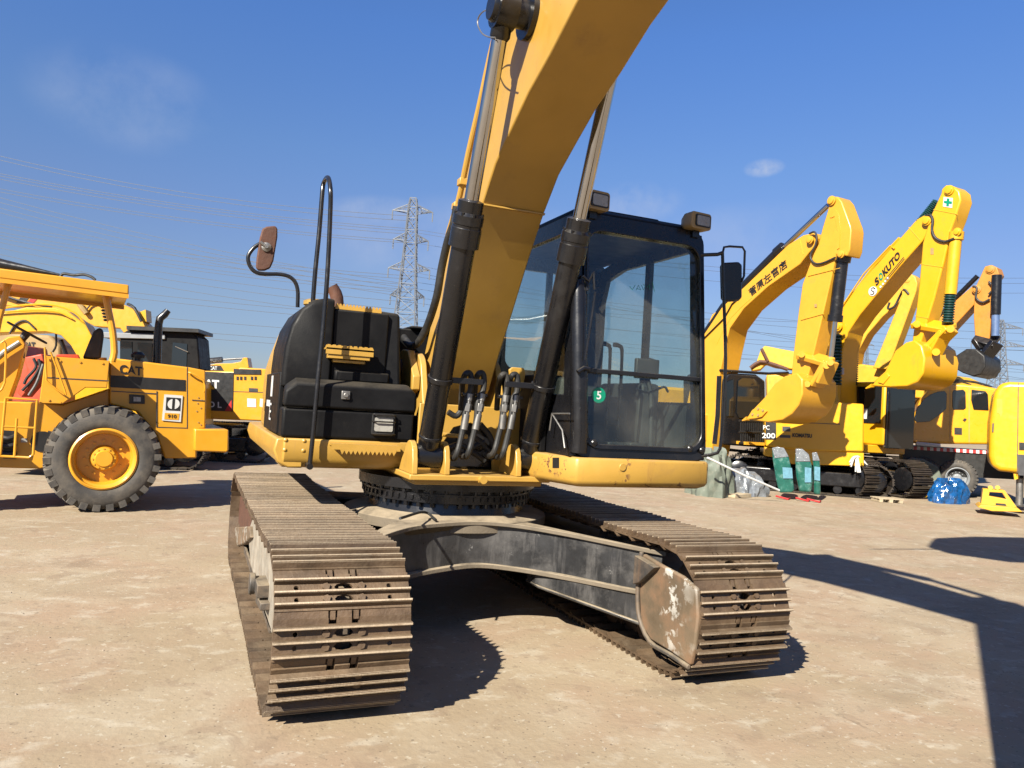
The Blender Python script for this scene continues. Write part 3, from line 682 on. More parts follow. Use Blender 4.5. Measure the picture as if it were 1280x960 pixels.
part('step_tread', serrated((p0.x, -.27, p0.z), (p1.x, -.27, p1.z), .12, .022, 9), M['cat'], EX)
st = MB(); st.box((p0.x+.02, -.38, p0.z-.075), (p1.x-.02, -.30, p0.z-.045)); st.box((p0.x+.06, -.36, p0.z-.10), (p1.x-.05, -.29, p0.z-.08)); part('step_bracket', st, M['cat'], EX, bevel=.004)
p0 = PY(-.55)(414, 556); p1 = PY(-.55)(500, 561)
mbx = MB(); mbx.box((p0.x, -.56, p0.z-.004), (p1.x, -.46, p0.z+.008)); mbx.box((p0.x, -.565, p0.z-.03), (p1.x, -.558, p0.z+.008))
L = [(p0.x+.06, -.566, p0.z-.028)]
for k in range(13):
    xa = p0.x+.06+(p1.x-p0.x-.09)*(k+.5)/13; xb = p0.x+.06+(p1.x-p0.x-.09)*(k+1)/13; L += [(xa, -.566, p0.z-.062), (xb, -.566, p0.z-.035)]
L += [(L[-1][0], -.566, p0.z-.02), (p0.x+.06, -.566, p0.z-.02)]
mbx.prism(L, (0, .006, 0)); part('step_tread', mbx, M['cat'], EX)
tt = MB(); tt.box((-1.02, -.26, 2.245), (-.68, .5, 2.262))
L = [(-1.02, 2.262)]
for k in range(14): L += [(-1.02+.34*(k+.3)/14, 2.285), (-1.02+.34*(k+.7)/14, 2.285), (-1.02+.34*(k+1)/14, 2.266)]
tt.prism([(x, -.262, z) for x, z in L+[(-.68, 2.245), (-1.02, 2.245)]], (0, .008, 0)); part('top_tread_plate', tt, M['cat'], EX)
fc = MB(); p = PY(.35)(395, 385); fc.lathe((p.x, .35, 2.2), (0, 0, 1), [(0, .085), (p.z-2.2+.01, .085), (p.z-2.2+.02, .10), (p.z-2.2+.05, .10), (p.z-2.2+.065, .07)], 26); part('air_filter_bowl', fc, M['tan_filter'], EX)
ep = MB(); p = PY(1.1); a = p(421, 400); b = p(421, 372); c_ = p(416, 358)
ep.tube([a+Vector((0, 0, -.3)), a, b, c_+Vector((-.01, 0, 0))], [.058, .058, .058, .052], 18, 3); part('exhaust_pipe', ep, M['rust'], EX)
# grab rail hoop
gr = MB(); A = PY(-.53); B = PY(-.40); C_ = PY(-.22)
gr.tube([A(387, 583), A(391, 545), A(397, 480), A(405, 400), A(410, 330), A(413, 262), A(413, 236), B(410, 222), C_(405, 228), C_(403, 240), C_(399, 290), C_(394, 340), C_(391, 380)], .0165, 10, 4)
gr.cyl(A(387, 583)+Vector((0, .08, 0)), A(387, 583)+Vector((0, -.02, 0)), .022, n=10); gr.cyl(C_(391, 381)+Vector((0, 0, -.02)), C_(391, 378), .03, n=12)
part('grab_rail', gr, M['blackmetal'], EX, smooth=60)
ma = MB(); Q = PY(-.20)
ma.tube([Q(372, 384), Q(372, 362), Q(366, 349), Q(352, 343), Q(325, 342), Q(314, 335), Q(310, 322), Q(316, 311), Q(326, 304), Q(331, 301)], .0145, 10, 4); mas = part('mirror_arm', ma, M['blackmetal'], EX, smooth=60)
mr_ = MB(); P5 = PY(-.22); mr_.prism([P5(*q) for q in [(328, 286), (333, 283), (344, 282), (347, 285), (347, 296), (342, 326), (338, 335), (331, 338), (323, 338), (320, 334), (321, 322), (325, 296)]], (0, .035, 0)); part('mirror_housing', mr_, M['rust'], mas, bevel=.01)
mc = MB(); p = P5(333, 309); mc.lathe(p, (0, -1, 0), [(0, .035), (.01, .033), (.018, .015), (.03, .012)], 16); mc.cyl(P5(325, 303)+Vector((0, -.02, 0)), P5(333, 309)+Vector((0, -.02, 0)), .012, n=8); part('mirror_clamp', mc, M['steel'], mas)
# side lettering, seen very obliquely
writing('side_lettering', 'E', M['white'], EX, (-1.374, .32, 1.40), (0, -.14, 0), (0, 0, .13), .003)
ds = MB(); ds.box((-1.3755, .22, 1.58), (-1.3725, .34, 1.74)); part('side_decal', ds, M['white'], EX); ds = MB(); ds.box((-1.3755, .35, 1.50), (-1.3725, .62, 1.55)); part('side_decal', ds, M['white'], EX); ds = MB(); ds.box((-1.3755, 1.0, 1.48), (-1.3725, 1.3, 1.55)); part('side_decal', ds, M['white'], EX)

# ---- boom
LOWER = [(-.22, 1.72), (-.40, 2.0), (-.63, 2.32), (-.86, 2.66), (-1.08, 2.95), (-1.29, 3.17), (-1.52, 3.31), (-1.78, 3.46), (-2.05, 3.57), (-2.35, 3.72), (-2.55, 3.79), (-3.1, 3.93), (-4.0, 4.04), (-5.0, 4.10)]
UPPER = [(-5.42, 4.18), (-5.45, 4.42), (-5.2, 4.52), (-4.0, 4.62), (-3.2, 4.66), (-2.6, 4.60), (-2.0, 4.46), (-1.4, 4.19), (-1.12, 3.97), (-.85, 3.64), (-.58, 3.16), (-.32, 2.70), (-.10, 2.30), (.08, 1.98), (.12, 1.78), (.05, 1.64), (-.10, 1.60)]
bm_ = MB(); shape_yz(bm_, LOWER+UPPER, -.235, .225); BOOM = part('boom', bm_, M['cat'], EX, bevel=.01, smooth=25)
wd = MB(); wd.tube([(-.237, -1.085, 2.957), (-.237, -1.09, 2.952), (.227, -1.09, 2.952), (.227, -1.085, 2.957)], .007, 6); wd.box((-.235, -1.10, 2.945), (.225, -1.075, 2.955)); part('weld_seam', wd, M['cat'], BOOM)
PINY, PINZ = -1.74, 3.93
pn = MB(); pn.lathe((-.49, PINY, PINZ), (1, 0, 0), [(0, .05), (0, .075), (.02, .085), (.90, .085), (.92, .075), (.92, .05)], 24); pn.cyl((-.27, PINY, PINZ), (-.2, PINY, PINZ), .14, n=28); pn.cyl((.19, PINY, PINZ), (.26, PINY, PINZ), .14, n=28); part('boom_pin_boss', pn, M['blackmetal'], BOOM)
pp = MB(); q = PX(-.29)
pp.tube([q(628, 10), q(613, 70), q(600, 130), q(586, 190), q(575, 243), q(570, 262)], .021, 10, 3); part('hydraulic_pipe', pp, M['cat'], BOOM)
pk = MB()
for a, b in ((578, 228), (571, 258)):
    p = q(a, b); pk.box((p.x-.03, p.y-.035, p.z-.025), (p.x+.09, p.y+.035, p.z+.025))
part('pipe_clamp', pk, M['cat_rusty'], BOOM, bevel=.006)
hh = MB(); q = PX(-.31); q2 = PX(-.34)
hh.tube([q(571, 258), q(567, 280), q(560, 300), q(552, 335), q(546, 370), q(535, 405), q2(523, 428), q2(514, 432), q2(508, 426), q2(503, 419)], .029, 12, 4); part('boom_hose', hh, M['rubber'], BOOM)
hh = MB(); hh.tube([q(566, 268), q(557, 300), q(549, 345), q(541, 385), q(530, 420)], .012, 8, 4); part('pilot_hose', hh, M['cat'], BOOM)
wr = MB(); q = PX(-.47); wr.tube([q(619, 14), q(607, 13), q(599, 20), q(597, 30), q(602, 41), q(610, 46), q(619, 47)], .0045, 6, 5); part('grease_line', wr, M['steel'], BOOM)
def ram(parent, foot, top, zs, rb=.078, rr=.047, nm='boom_cylinder', collar=.098):
    foot = Vector(foot); top = Vector(top); d = (top-foot).normalized(); L = (top-foot).length
    t = thing(nm, '', '', tuple(foot)); t.parent = parent; t.location = foot-org_of(parent)
    for k in ('label', 'category'): del t[k]
    b = MB(); b.lathe(foot, d, [(.05, rb*.72), (.09, rb), (zs-.02, rb)], 32); b.lathe(foot-Vector((.085, 0, 0)), (1, 0, 0), [(0, .05), (0, .085), (.17, .085), (.17, .05)], 22); part('cylinder_barrel', b, M['blackmetal'], t)
    c = MB(); c.lathe(foot, d, [(zs-.03, rb), (zs-.03, collar), (zs+.09, collar), (zs+.095, collar*.96), (zs+.11, collar*.96), (zs+.115, collar), (zs+.17, collar), (zs+.19, collar*.83), (zs+.26, collar*.83), (zs+.27, rr*1.1)], 32)
    for k in range(8):
        a = 2*math.pi*k/8; u = d.orthogonal().normalized(); w_ = d.cross(u); cc = foot+d*(zs+.17)+(u*math.cos(a)+w_*math.sin(a))*collar*.9; c.cyl(cc, cc+d*.02, .012, n=6)
    part('cylinder_head', c, M['blackmetal'], t)
    r = MB(); r.lathe(foot, d, [(zs+.2, rr), (L-.08, rr)], 24); part('cylinder_rod', r, M['chrome'], t)
    e = MB(); e.lathe(top-Vector((.06, 0, 0)), (1, 0, 0), [(0, .05), (0, .115), (.12, .115), (.12, .05)], 26); e.lathe(foot, d, [(L-.17, rr*1.05), (L-.15, rr*1.3), (L-.06, rr*1.3)], 20); part('rod_eye', e, M['blackmetal'], t)
    return t, d
for cxx in (-.40, .365):
    t, d = ram(EX, (cxx, -.735, 1.235), (cxx-.0, PINY, PINZ), 1.50)
    f0 = Vector((cxx, -.735, 1.235))
    cl = MB(); c0 = f0+d*.55; cl.lathe(c0, d, [(0, .080), (0, .088), (.035, .088), (.035, .080)], 24); sg = 1 if cxx < 0 else -1
    cl.box((min(c0.x+sg*.07, c0.x+sg*.30), c0.y-.035, c0.z-.005), (max(c0.x+sg*.07, c0.x+sg*.30), c0.y-.015, c0.z+.035)); part('cylinder_clamp', cl, M['blackmetal'], t, bevel=.003); cl = MB(); cl.lathe(f0+d*.13, d, [(0, .070), (0, .080), (.02, .084), (.03, .080), (.03, .07)], 24); part('cylinder_band', cl, M['blackmetal'], t, bevel=.003)
# hoses looping between the cylinders
h = MB(); FT = MB()
q = PY(-.86)
for xs, x2, yb, xe in ((583, 579, 573, 567), (599, 594, 571, 582), (628, 626, 570, 612), (641, 637, 572, 624)):
    top = 466 if xs < 610 else 468
    h = MB(); h.tube([PY(-.66)(xs-7, 512), PY(-.74)(xs-5, top+16), q(xs-2, top+3), q(xs+3, top), q(xs+6, top+6), q(xs+5, top+22), q(x2+4, 500), q(x2+1, 528), q(x2-4, yb-20), q(x2-8, yb-6), PY(-.78)(xe, yb), PY(-.5)(xe-8, yb-4)], .021, 10, 4)
    hp = part('hydraulic_hose', h, M['rubber'], EX); FT = MB()
    a = q(xs+4, top+26); b = q(x2+2, 528); FT.cyl(a, a+(b-a)*.25, .027, n=10); FT.cyl(a+(b-a)*.35, a+(b-a)*.62, .031, n=6); FT.cyl(a+(b-a)*.72, b+(b-a)*.25, .0265, n=12); FT.cyl(a+(b-a)*.2, b, .0225, n=10); part('hose_fitting', FT, M['steel'], hp, bevel=.002)
h = MB()
for L in ([(560, 515), (570, 520), (578, 512)], [(560, 560), (575, 556), (592, 566), (606, 576)], [(590, 545), (600, 552), (612, 566), (616, 574)], [(600, 530), (612, 545), (618, 562)], [(575, 572), (590, 560), (606, 552)]):
    h = MB(); h.tube([PY(-.60)(*p) for p in L], .022, 10, 4); part('lower_hose', h, M['rubber'], EX)
h = MB(); h.tube([PY(-.62)(553, 543), PY(-.62)(570, 545), PY(-.62)(584, 546)], .016, 8); part('copper_pipe', h, M['cat_rusty'], EX)
lg = MB(); P6 = PY(-.58); lg.prism([P6(*p_) for p_ in [(637, 462), (641, 459), (655, 460), (657, 466), (655, 480), (650, 492), (646, 500), (641, 498)]], (0, .03, 0)); part('hose_bracket', lg, M['cat'], EX, bevel=.005)
for (a, b) in ((583, 493), (600, 494), (628, 496), (644, 497)): h = MB(); h.box((PY(-.84)(a-6, b).x, -.87, PY(-.84)(a, b).z-.012), (PY(-.84)(a+8, b).x, -.83, PY(-.84)(a, b).z+.012)); part('hose_clamp', h, M['blackmetal'], EX, bevel=.004)
# ---- stick and bucket beyond the frame (they throw the shadow on the yard)
s_ = MB(); shape_yz(s_, [(-4.95, 4.85), (-4.60, 4.75), (-4.74, 4.1), (-4.78, 2.6), (-4.80, 1.7), (-5.3, 1.70), (-5.75, 2.4), (-5.95, 3.6), (-5.8, 4.3)], -.17, .17); part('stick', s_, M['cat'], EX, bevel=.01)
s_ = MB(); shape_yz(s_, [(-5.10, 1.85), (-4.90, 1.65), (-4.88, 1.25), (-4.9, .75), (-5.2, .40), (-5.9, .30), (-6.5, .55), (-6.6, .62), (-6.2, 1.3), (-5.45, 1.85)], -.33, .60); part('bucket', s_, M['cat_rusty'], EX, bevel=.01)
ac = MB(); ac.cyl((0, -2.7, 4.84), (0, -4.1, 5.02), .075, n=20); ac.cyl((0, -4.1, 5.02), (0, -4.85, 4.92), .045, n=16); ac.cyl((-.1, -2.65, 4.8), (.1, -2.65, 4.8), .09, n=16); part('stick_cylinder', ac, M['blackmetal'], EX)

# ---- cab
X0, X1 = .455, 1.565
def yf(z): return -1.25+(z-1.3)*.10
def ring(mb, O, I, vec):
    vec = Vector(vec); O = [Vector(p) for p in O]; I = [Vector(p) for p in I]
    r = [O, I, [p+vec for p in I], [p+vec for p in O]]; mb.lofts(r+[r[0]], caps=False)
cabt = thing('cab', '', '', (1.0, -.4, 1.3)); cabt.parent = EX
for k in ('label', 'category'): del cabt[k]
Pf = lambda u, v: (u, yf(v), v)
gl_x0, gl_x1, gl_z0, gl_z1 = .560, 1.520, 1.385, 2.90
fr = MB(); ring(fr, rrect(Pf, X0+.01, 1.30, X1, 3.02, .10), rrect(Pf, gl_x0, gl_z0, gl_x1, gl_z1, .12), (0, .09, 0))
ring(fr, rrect(lambda u, v: (u, yf(v)-.018, v), gl_x0-.025, gl_z0-.025, gl_x1+.02, gl_z1+.02, .13), rrect(lambda u, v: (u, yf(v)-.018, v), gl_x0+.004, gl_z0+.004, gl_x1-.004, gl_z1-.004, .12), (0, .03, 0))
part('front_frame', fr, M['blackmetal'], cabt, bevel=.006)
g = MB(); g.prism(rrect(lambda u, v: (u, yf(v)+.012, v), gl_x0-.01, gl_z0-.01, gl_x1+.01, gl_z1+.01, .12), (0, .004, 0)); WS = part('windscreen', g, M['glass'], cabt)
mb = MB(); mb.obox((.5*(gl_x0+gl_x1), yf(1.895)+.005, 1.895), (1, 0, 0), (0, 1, .1), (0, 0, 1), (gl_x1-gl_x0)/2, .018, .016); part('window_rail', mb, M['blackmetal'], cabt, bevel=.005)
# round front pillar
pl_ = MB(); q = PY(-1.27); pa = q(726, 562); pb = q(729, 350); pl_.tube([pa+Vector((0, .04, -.02)), pa+Vector((0, .03, .1)), pb+Vector((0, .06, -.1)), pb+Vector((0, .08, 0))], [.062, .06, .055, .05], 18); part('corner_pillar', pl_, M['blackmetal'], cabt)
# right side (towards the boom): x = X0
sd = MB(); S0 = X0
Ps = lambda u, v: (S0, u, v)
def ysl(v): return yf(v)+.02
O = [(ysl(1.3), 1.3), (ysl(3.0), 3.0), (.05, 3.0), (.40, 2.93), (.47, 2.7), (.47, 1.3)]
I = [(ysl(1.72)+.10, 1.72), (ysl(2.88)+.09, 2.88), (.02, 2.88), (.30, 2.82), (.37, 2.62), (.37, 1.72)]
for xx, nm in ((X0, 'side_frame'), (X1-.05, 'door')):
    fr = MB(); ring(fr, [(xx, y, z) for y, z in O], [(xx, y, z) for y, z in I], (.05, 0, 0)); 
    fr.box((xx, -.42, 1.72), (xx+.05, -.36, 2.88)) if nm == 'door' else None
    od = part(nm, fr, M['blackmetal'], cabt, bevel=.006)
    g = MB(); g.prism([(xx+.02, y, z) for y, z in I], (.004, 0, 0)); part('side_window', g, M['glass'], od)
fr = MB(); Pr = lambda u, v: (u, .42, v); ring(fr, rrect(Pr, X0, 1.3, X1, 2.98, .05), rrect(Pr, X0+.15, 1.95, X1-.15, 2.85, .10), (0, .05, 0)); fr.box((.98, .42, 1.95), (1.03, .47, 2.85)); od = part('rear_frame', fr, M['blackmetal'], cabt, bevel=.006)
g = MB(); g.prism(rrect(lambda u, v: (u, .44, v), X0+.14, 1.94, X1-.14, 2.86, .10), (0, .004, 0)); part('rear_window', g, M['glass'], od)
rf = MB(); 
top = [(X0+.03, yf(3)+.03), (X1-.03, yf(3)+.03), (X1-.02, .40), (X0+.02, .40)]
rf.lofts([[(x, y, 2.965) for x, y in top], [(x, y, 3.04) for x, y in top], [(1+(x-1)*.9, -.35+(y+.35)*.92, 3.075) for x, y in top]]); rf.box((.75, -.95, 3.07), (1.25, -.2, 3.10)); part('roof', rf, M['blackpaint'], cabt, bevel=.03, seg=3)
fo = MB(); fo.box((X0+.02, -1.20, 1.28), (X1-.02, .42, 1.36)); fo.box((X0+.051, -1.05, 1.36), (X0+.07, .4, 1.70)); fo.box((X1-.075, -1.05, 1.36), (X1-.051, .4, 1.70)); part('cab_floor', fo, M['interior'], cabt)
bt = MB()
for a, b in ((728, 553), (744, 554), (864, 561), (879, 563), (737, 457), (739, 345)):
    bt = MB(); p = PY(-1.27)(a, b); bt.lathe((p.x, yf(p.z)+.0, p.z), (0, -1, 0), [(0, .024), (.02, .024), (.026, .018), (.026, .012), (.03, .010)], 16); part('frame_bolt', bt, M['blackmetal'], cabt)
# yellow sill under the cab
sl_ = MB(); tp = [(.365, -.90), (.475, -1.275), (.50, -1.295), (1.54, -1.295), (1.575, -1.27), (1.575, .4), (.365, .4)]
def lvl(z, e): return [(x+(e if x < 1 else -e)*(1 if abs(x) > .3 else 0), y+(e if y < -.2 else 0), z) for x, y in tp]
sl_.lofts([lvl(1.095, .05), lvl(1.115, .012), lvl(1.14, 0), lvl(1.275, 0), lvl(1.296, .008)]); part('cab_sill', sl_, M['cat_rusty'], EX, bevel=.012, smooth=50)
dc = MB(); p = PV(.365, -.90, -73.6); a, b, c_, d_ = p(691, 572), p(699, 572), p(699, 585), p(691, 585)
nn = Vector((-.96, -.28, 0)).normalized(); dc.prism([v+nn*.003 for v in (a, b, c_, d_)], -nn*.006); part('warning_sticker', dc, M['black'], EX)
cp = MB(); p = PY(-1.295)(778, 584); cp.cyl((p.x, -1.303, p.z), (p.x, -1.29, p.z), .027, n=20); part('sill_cap', cp, M['cat'], EX, bevel=.003)
# sticker 5
st = MB(); p = PY(yf(1.75)-.0)(749, 494); yy = yf(p.z)+.008
st.cyl((p.x, yy, p.z), (p.x, yy+.003, p.z), .054, n=36); so_ = part('round_sticker', st, M['green'], WS)
writing('sticker_numeral', '5', M['white'], so_, (p.x-.018, yy, p.z-.03), (.036, 0, 0), (0, 0, .06), .003, bold=.02)
for L in ([(789, 357), (792, 362), (796, 356)], [(797, 362), (800, 356), (803, 362), (798, 360)], [(804, 356), (806, 362), (809, 357), (806, 355)], [(818, 352), (820, 364)], [(811, 359), (814, 355), (814, 361)]):
    t = MB(); t.tube([Vector((v.x, yf(v.z)+.008, v.z)) for v in [PY(yf(2.4))(*a) for a in L]], .0022, 5); part('marker_scribble', t, M['green'], WS)
wp = MB(); q = PY(-1.30)
wp.tube([q(742, 297)+Vector((0, .09, 0)), q(741, 330)+Vector((0, .08, 0)), q(739, 362)+Vector((0, .06, 0))], .012, 8); wp.tube([q(744, 365), q(739, 400), q(731, 450)], .008, 8); wp.tube([q(729, 345), q(736, 352), q(742, 340), q(743, 362)], .010, 8); wp.tube([q(722, 465), q(730, 460), q(737, 462)], .016, 8)
part('wiper', wp, M['blackmetal'], cabt)
# work lights on the cab roof
for (cx_, cy_, w_, h_) in ((748, 250, .20, .135), (877, 276, .195, .125)):
    p = PY(-1.16)(cx_, cy_); lt = thing('work_light', '', '', (p.x, -1.10, p.z)); lt.parent = cabt; lt.location = Vector((p.x, -1.10, p.z))-org_of(cabt)
    for k in ('label', 'category'): del lt[k]
    R_ = Matrix.Rotation(rad(6), 3, 'Z')
    def T(u, v, y): return p+R_@Vector((u, y, v))
    b = MB(); b.lofts([rrect(lambda u, v: T(u, v, 0), -w_/2, -h_/2, w_/2, h_/2, .025), rrect(lambda u, v: T(u, v, .09), -w_/2*.98, -h_/2*.98, w_/2*.98, h_/2*.98, .025), rrect(lambda u, v: T(u, v, .15), -w_/2*.7, -h_/2*.7, w_/2*.7, h_/2*.7, .025)])
    part('lamp_housing', b, M['tantank'], lt, bevel=.004)
    b = MB(); b.prism(rrect(lambda u, v: T(u, v, -.006), -w_/2*.62, -h_/2*.72, w_/2*.86, h_/2*.72, .015), R_@Vector((0, .01, 0))); part('lamp_bezel', b, M['black'], lt)
    b = MB(); b.prism(rrect(lambda u, v: T(u, v, -.010), -w_/2*.5, -h_/2*.58, w_/2*.76, h_/2*.58, .012), R_@Vector((0, .01, 0))); part('lamp_lens', b, M['lens'], lt)
    b = MB(); b.box((p.x-.03, -1.10, p.z-h_/2-.05), (p.x+.03, -1.04, p.z-h_/2+.01)); part('lamp_bracket', b, M['blackmetal'], lt)
# left hand mirror and its rail
q = PY(-1.32); mm = MB()
mm.tube([q(887, 316)+Vector((0, .1, 0)), q(897, 318), q(903, 316)], .014, 8); mm.tube([q(903, 318), q(905, 309), q(912, 308), q(928, 309), q(931, 314), q(930, 345), q(927, 352)], .0085, 8)
mm.tube([q(903, 315), q(905, 380), q(907, 450), q(904, 520), q(901, 552), q(897, 566), q(886, 571)+Vector((0, .08, 0))], .012, 8, 2); mm.tube([q(899, 470), q(897, 520), q(893, 555)], .017, 8)
mas = part('mirror_rail', mm, M['blackmetal'], EX)
mm = MB(); mm.prism([q(*v) for v in [(905, 328), (924, 327), (928, 331), (928, 372), (924, 376), (908, 377), (904, 373), (903, 332)]], (.01, .05, 0)); part('mirror_housing', mm, M['blackmetal'], mas, bevel=.012)
# interior
se = MB(); se.box((.82, -.62, 1.52), (1.28, -.10, 1.74)); part('seat_cushion', se, M['seat'], cabt, bevel=.05, seg=3)
se = MB(); se.lofts([[(.84, -.18, 1.72), (1.26, -.18, 1.72), (1.26, -.03, 1.72), (.84, -.03, 1.72)], [(.85, -.10, 2.1), (1.25, -.10, 2.1), (1.25, .04, 2.1), (.85, .04, 2.1)], [(.90, -.02, 2.32), (1.20, -.02, 2.32), (1.20, .08, 2.32), (.90, .08, 2.32)]]); part('seat_back', se, M['seat'], cabt, bevel=.04, seg=3)
se = MB(); se.box((.93, -.01, 2.36), (1.17, .08, 2.56)); part('headrest', se, M['seat'], cabt, bevel=.04, seg=3)
se = MB(); se.box((.86, -.55, 1.36), (1.24, -.1, 1.52)); part('seat_base', se, M['interior'], cabt, bevel=.01)
for xx in (.70, 1.40):
    se = MB(); se.box((xx-.09, -.72, 1.36), (xx+.09, -.05, 1.86)); cn = part('console', se, M['interior'], cabt, bevel=.03)
    se = MB(); se.tube([(xx, -.66, 1.86), (xx, -.68, 1.98), (xx+.01, -.70, 2.06)], [.016, .014, .028], 10, 2); part('joystick', se, M['black'], cn)
for xx in (.90, 1.0):
    se = MB(); se.tube([(xx, -.92, 1.36), (xx-.01, -.95, 1.7), (xx-.03, -.98, 2.02), (xx-.05, -.99, 2.10), (xx-.11, -.99, 2.11)], [.012, .012, .012, .016, .018], 8, 2); part('travel_lever', se, M['blackmetal'], cabt)
se = MB(); se.box((.84, -1.08, 1.37), (.97, -.86, 1.40)); se.box((1.02, -1.08, 1.37), (1.15, -.86, 1.40)); part('foot_pedal', se, M['rubber'], cabt, bevel=.008)
se = MB(); se.tube([(1.28, -.95, 1.36), (1.26, -.95, 1.75), (1.22, -.93, 1.90)], .022, 8, 3); se.box((1.10, -.98, 1.88), (1.30, -.94, 2.03)); part('monitor', se, M['interior'], cabt, bevel=.01)
se = MB(); se.tube([(1.12, -.96, 1.80), (1.22, -.96, 1.78), (1.36, -.96, 1.83), (1.44, -.90, 1.80)], .010, 8, 3); part('grab_handle', se, M['blackmetal'], cabt)
# dark panels and rail between boom and cab
pnl = MB(); pnl.box((.40, -.86, 1.30), (.45, .45, 1.86)); part('inner_side_panel', pnl, M['blackpaint'], EX, bevel=.01)
pnl = MB(); q = PX(.40); pnl.tube([q(687, 538), q(690, 517), q(712, 517)], .006, 6); pnl.tube([q(690, 517), q(703, 538), q(706, 560)], .006, 6); part('cable', pnl, M['steel'], EX)
# =================================================================== left of the yard
def bolts_on(mb, pts, n, r=.015, h=.012):
    for p in pts: mb.cyl(Vector(p)+Vector(n)*.001, Vector(p)-Vector(n)*h, r, n=6)
def sheet(P_, pts, off, th):           # outline on a survey plane, given its real depth along the plane normal
    n = Vector(P_.n); mb = MB(); mb.prism(P_.pts(pts, off), n*th); return mb
def addsheet(mb, P_, pts, off, th): mb.prism(P_.pts(pts, off), Vector(P_.n)*th); return mb
def wtext(nm, txt, m, parent, P_, o, e, u, off=-.006, **k):
    a = P_(*o, off); return writing(nm, txt, m, parent, a, P_(*e, off)-a, P_(*u, off)-a, .002, **k)
def wheel(parent, c, ax, R, W, rimR, mtyre, mrim, lugs=26, nm='wheel'):
    """c centre of the outer face, ax unit vector pointing inwards (away from the viewer)"""
    c = Vector(c); ax = Vector(ax).normalized()
    t = thing(nm, '', '', tuple(c)); t.parent = parent; t.location = c-org_of(parent)
    for k in ('label', 'category'): del t[k]
    mb = MB(); mb.lathe(c, ax, [(W*.10, rimR), (W*.02, rimR*1.12), (0, rimR*1.3), (W*.02, R*.82), (W*.08, R*.93), (W*.18, R*.965), (W*.82, R*.965), (W*.92, R*.93), (W*.98, R*.82), (W, rimR*1.3), (W*.9, rimR)], 64, closed=True)
    u = ax.orthogonal().normalized(); w_ = ax.cross(u)
    for k in range(lugs):
        for sd, ph in ((0, 0), (1, .5)):
            a = 2*math.pi*(k+ph)/lugs; r_ = u*math.cos(a)+w_*math.sin(a); tg = ax.cross(r_)
            p0 = c+ax*(W*(.03 if sd == 0 else .97)); p1 = c+ax*(W*.52)+tg*(R*.10*(1 if sd == 0 else 1))
            hw = R*.062
            A = [p0+r_*(R*.86)-tg*hw, p0+r_*(R*.86)+tg*hw, p0+r_*(R*.985)+tg*hw*.9, p0+r_*(R*.985)-tg*hw*.9]
            B = [p1+r_*(R*.90)-tg*hw, p1+r_*(R*.90)+tg*hw, p1+r_*R+tg*hw*.8, p1+r_*R-tg*hw*.8]
            mb.loft(A, B)
    part('tyre', mb, mtyre, t, smooth=45)
    mb = MB(); mb.lathe(c, ax, [(W*.08, .002), (W*.08, rimR*.26), (W*.12, rimR*.29), (W*.14, rimR*.38), (W*.30, rimR*.42), (W*.40, rimR*.46), (W*.42, rimR*.84), (W*.16, rimR*.88), (W*.12, rimR*.90), (W*.10, rimR*.96), (W*.0, rimR*.98), (-W*.01, rimR*1.01), (W*.02, rimR*1.07), (W*.08, rimR*1.07), (W*.10, rimR*1.0), (W*.55, rimR*1.0), (W*.55, .002)], 48)
    for k in range(12):
        a = 2*math.pi*k/12+.2; r_ = u*math.cos(a)+w_*math.sin(a); mb.cyl(c+ax*(W*.44)+r_*rimR*.60, c+ax*(W*.34)+r_*rimR*.60, rimR*.045, n=6)
        mb.cyl(c+ax*(W*.2)+r_*rimR*.34, c+ax*(W*.11)+r_*rimR*.34, rimR*.03, n=6)
    part('rim', mb, mrim, t, smooth=40)
    return t
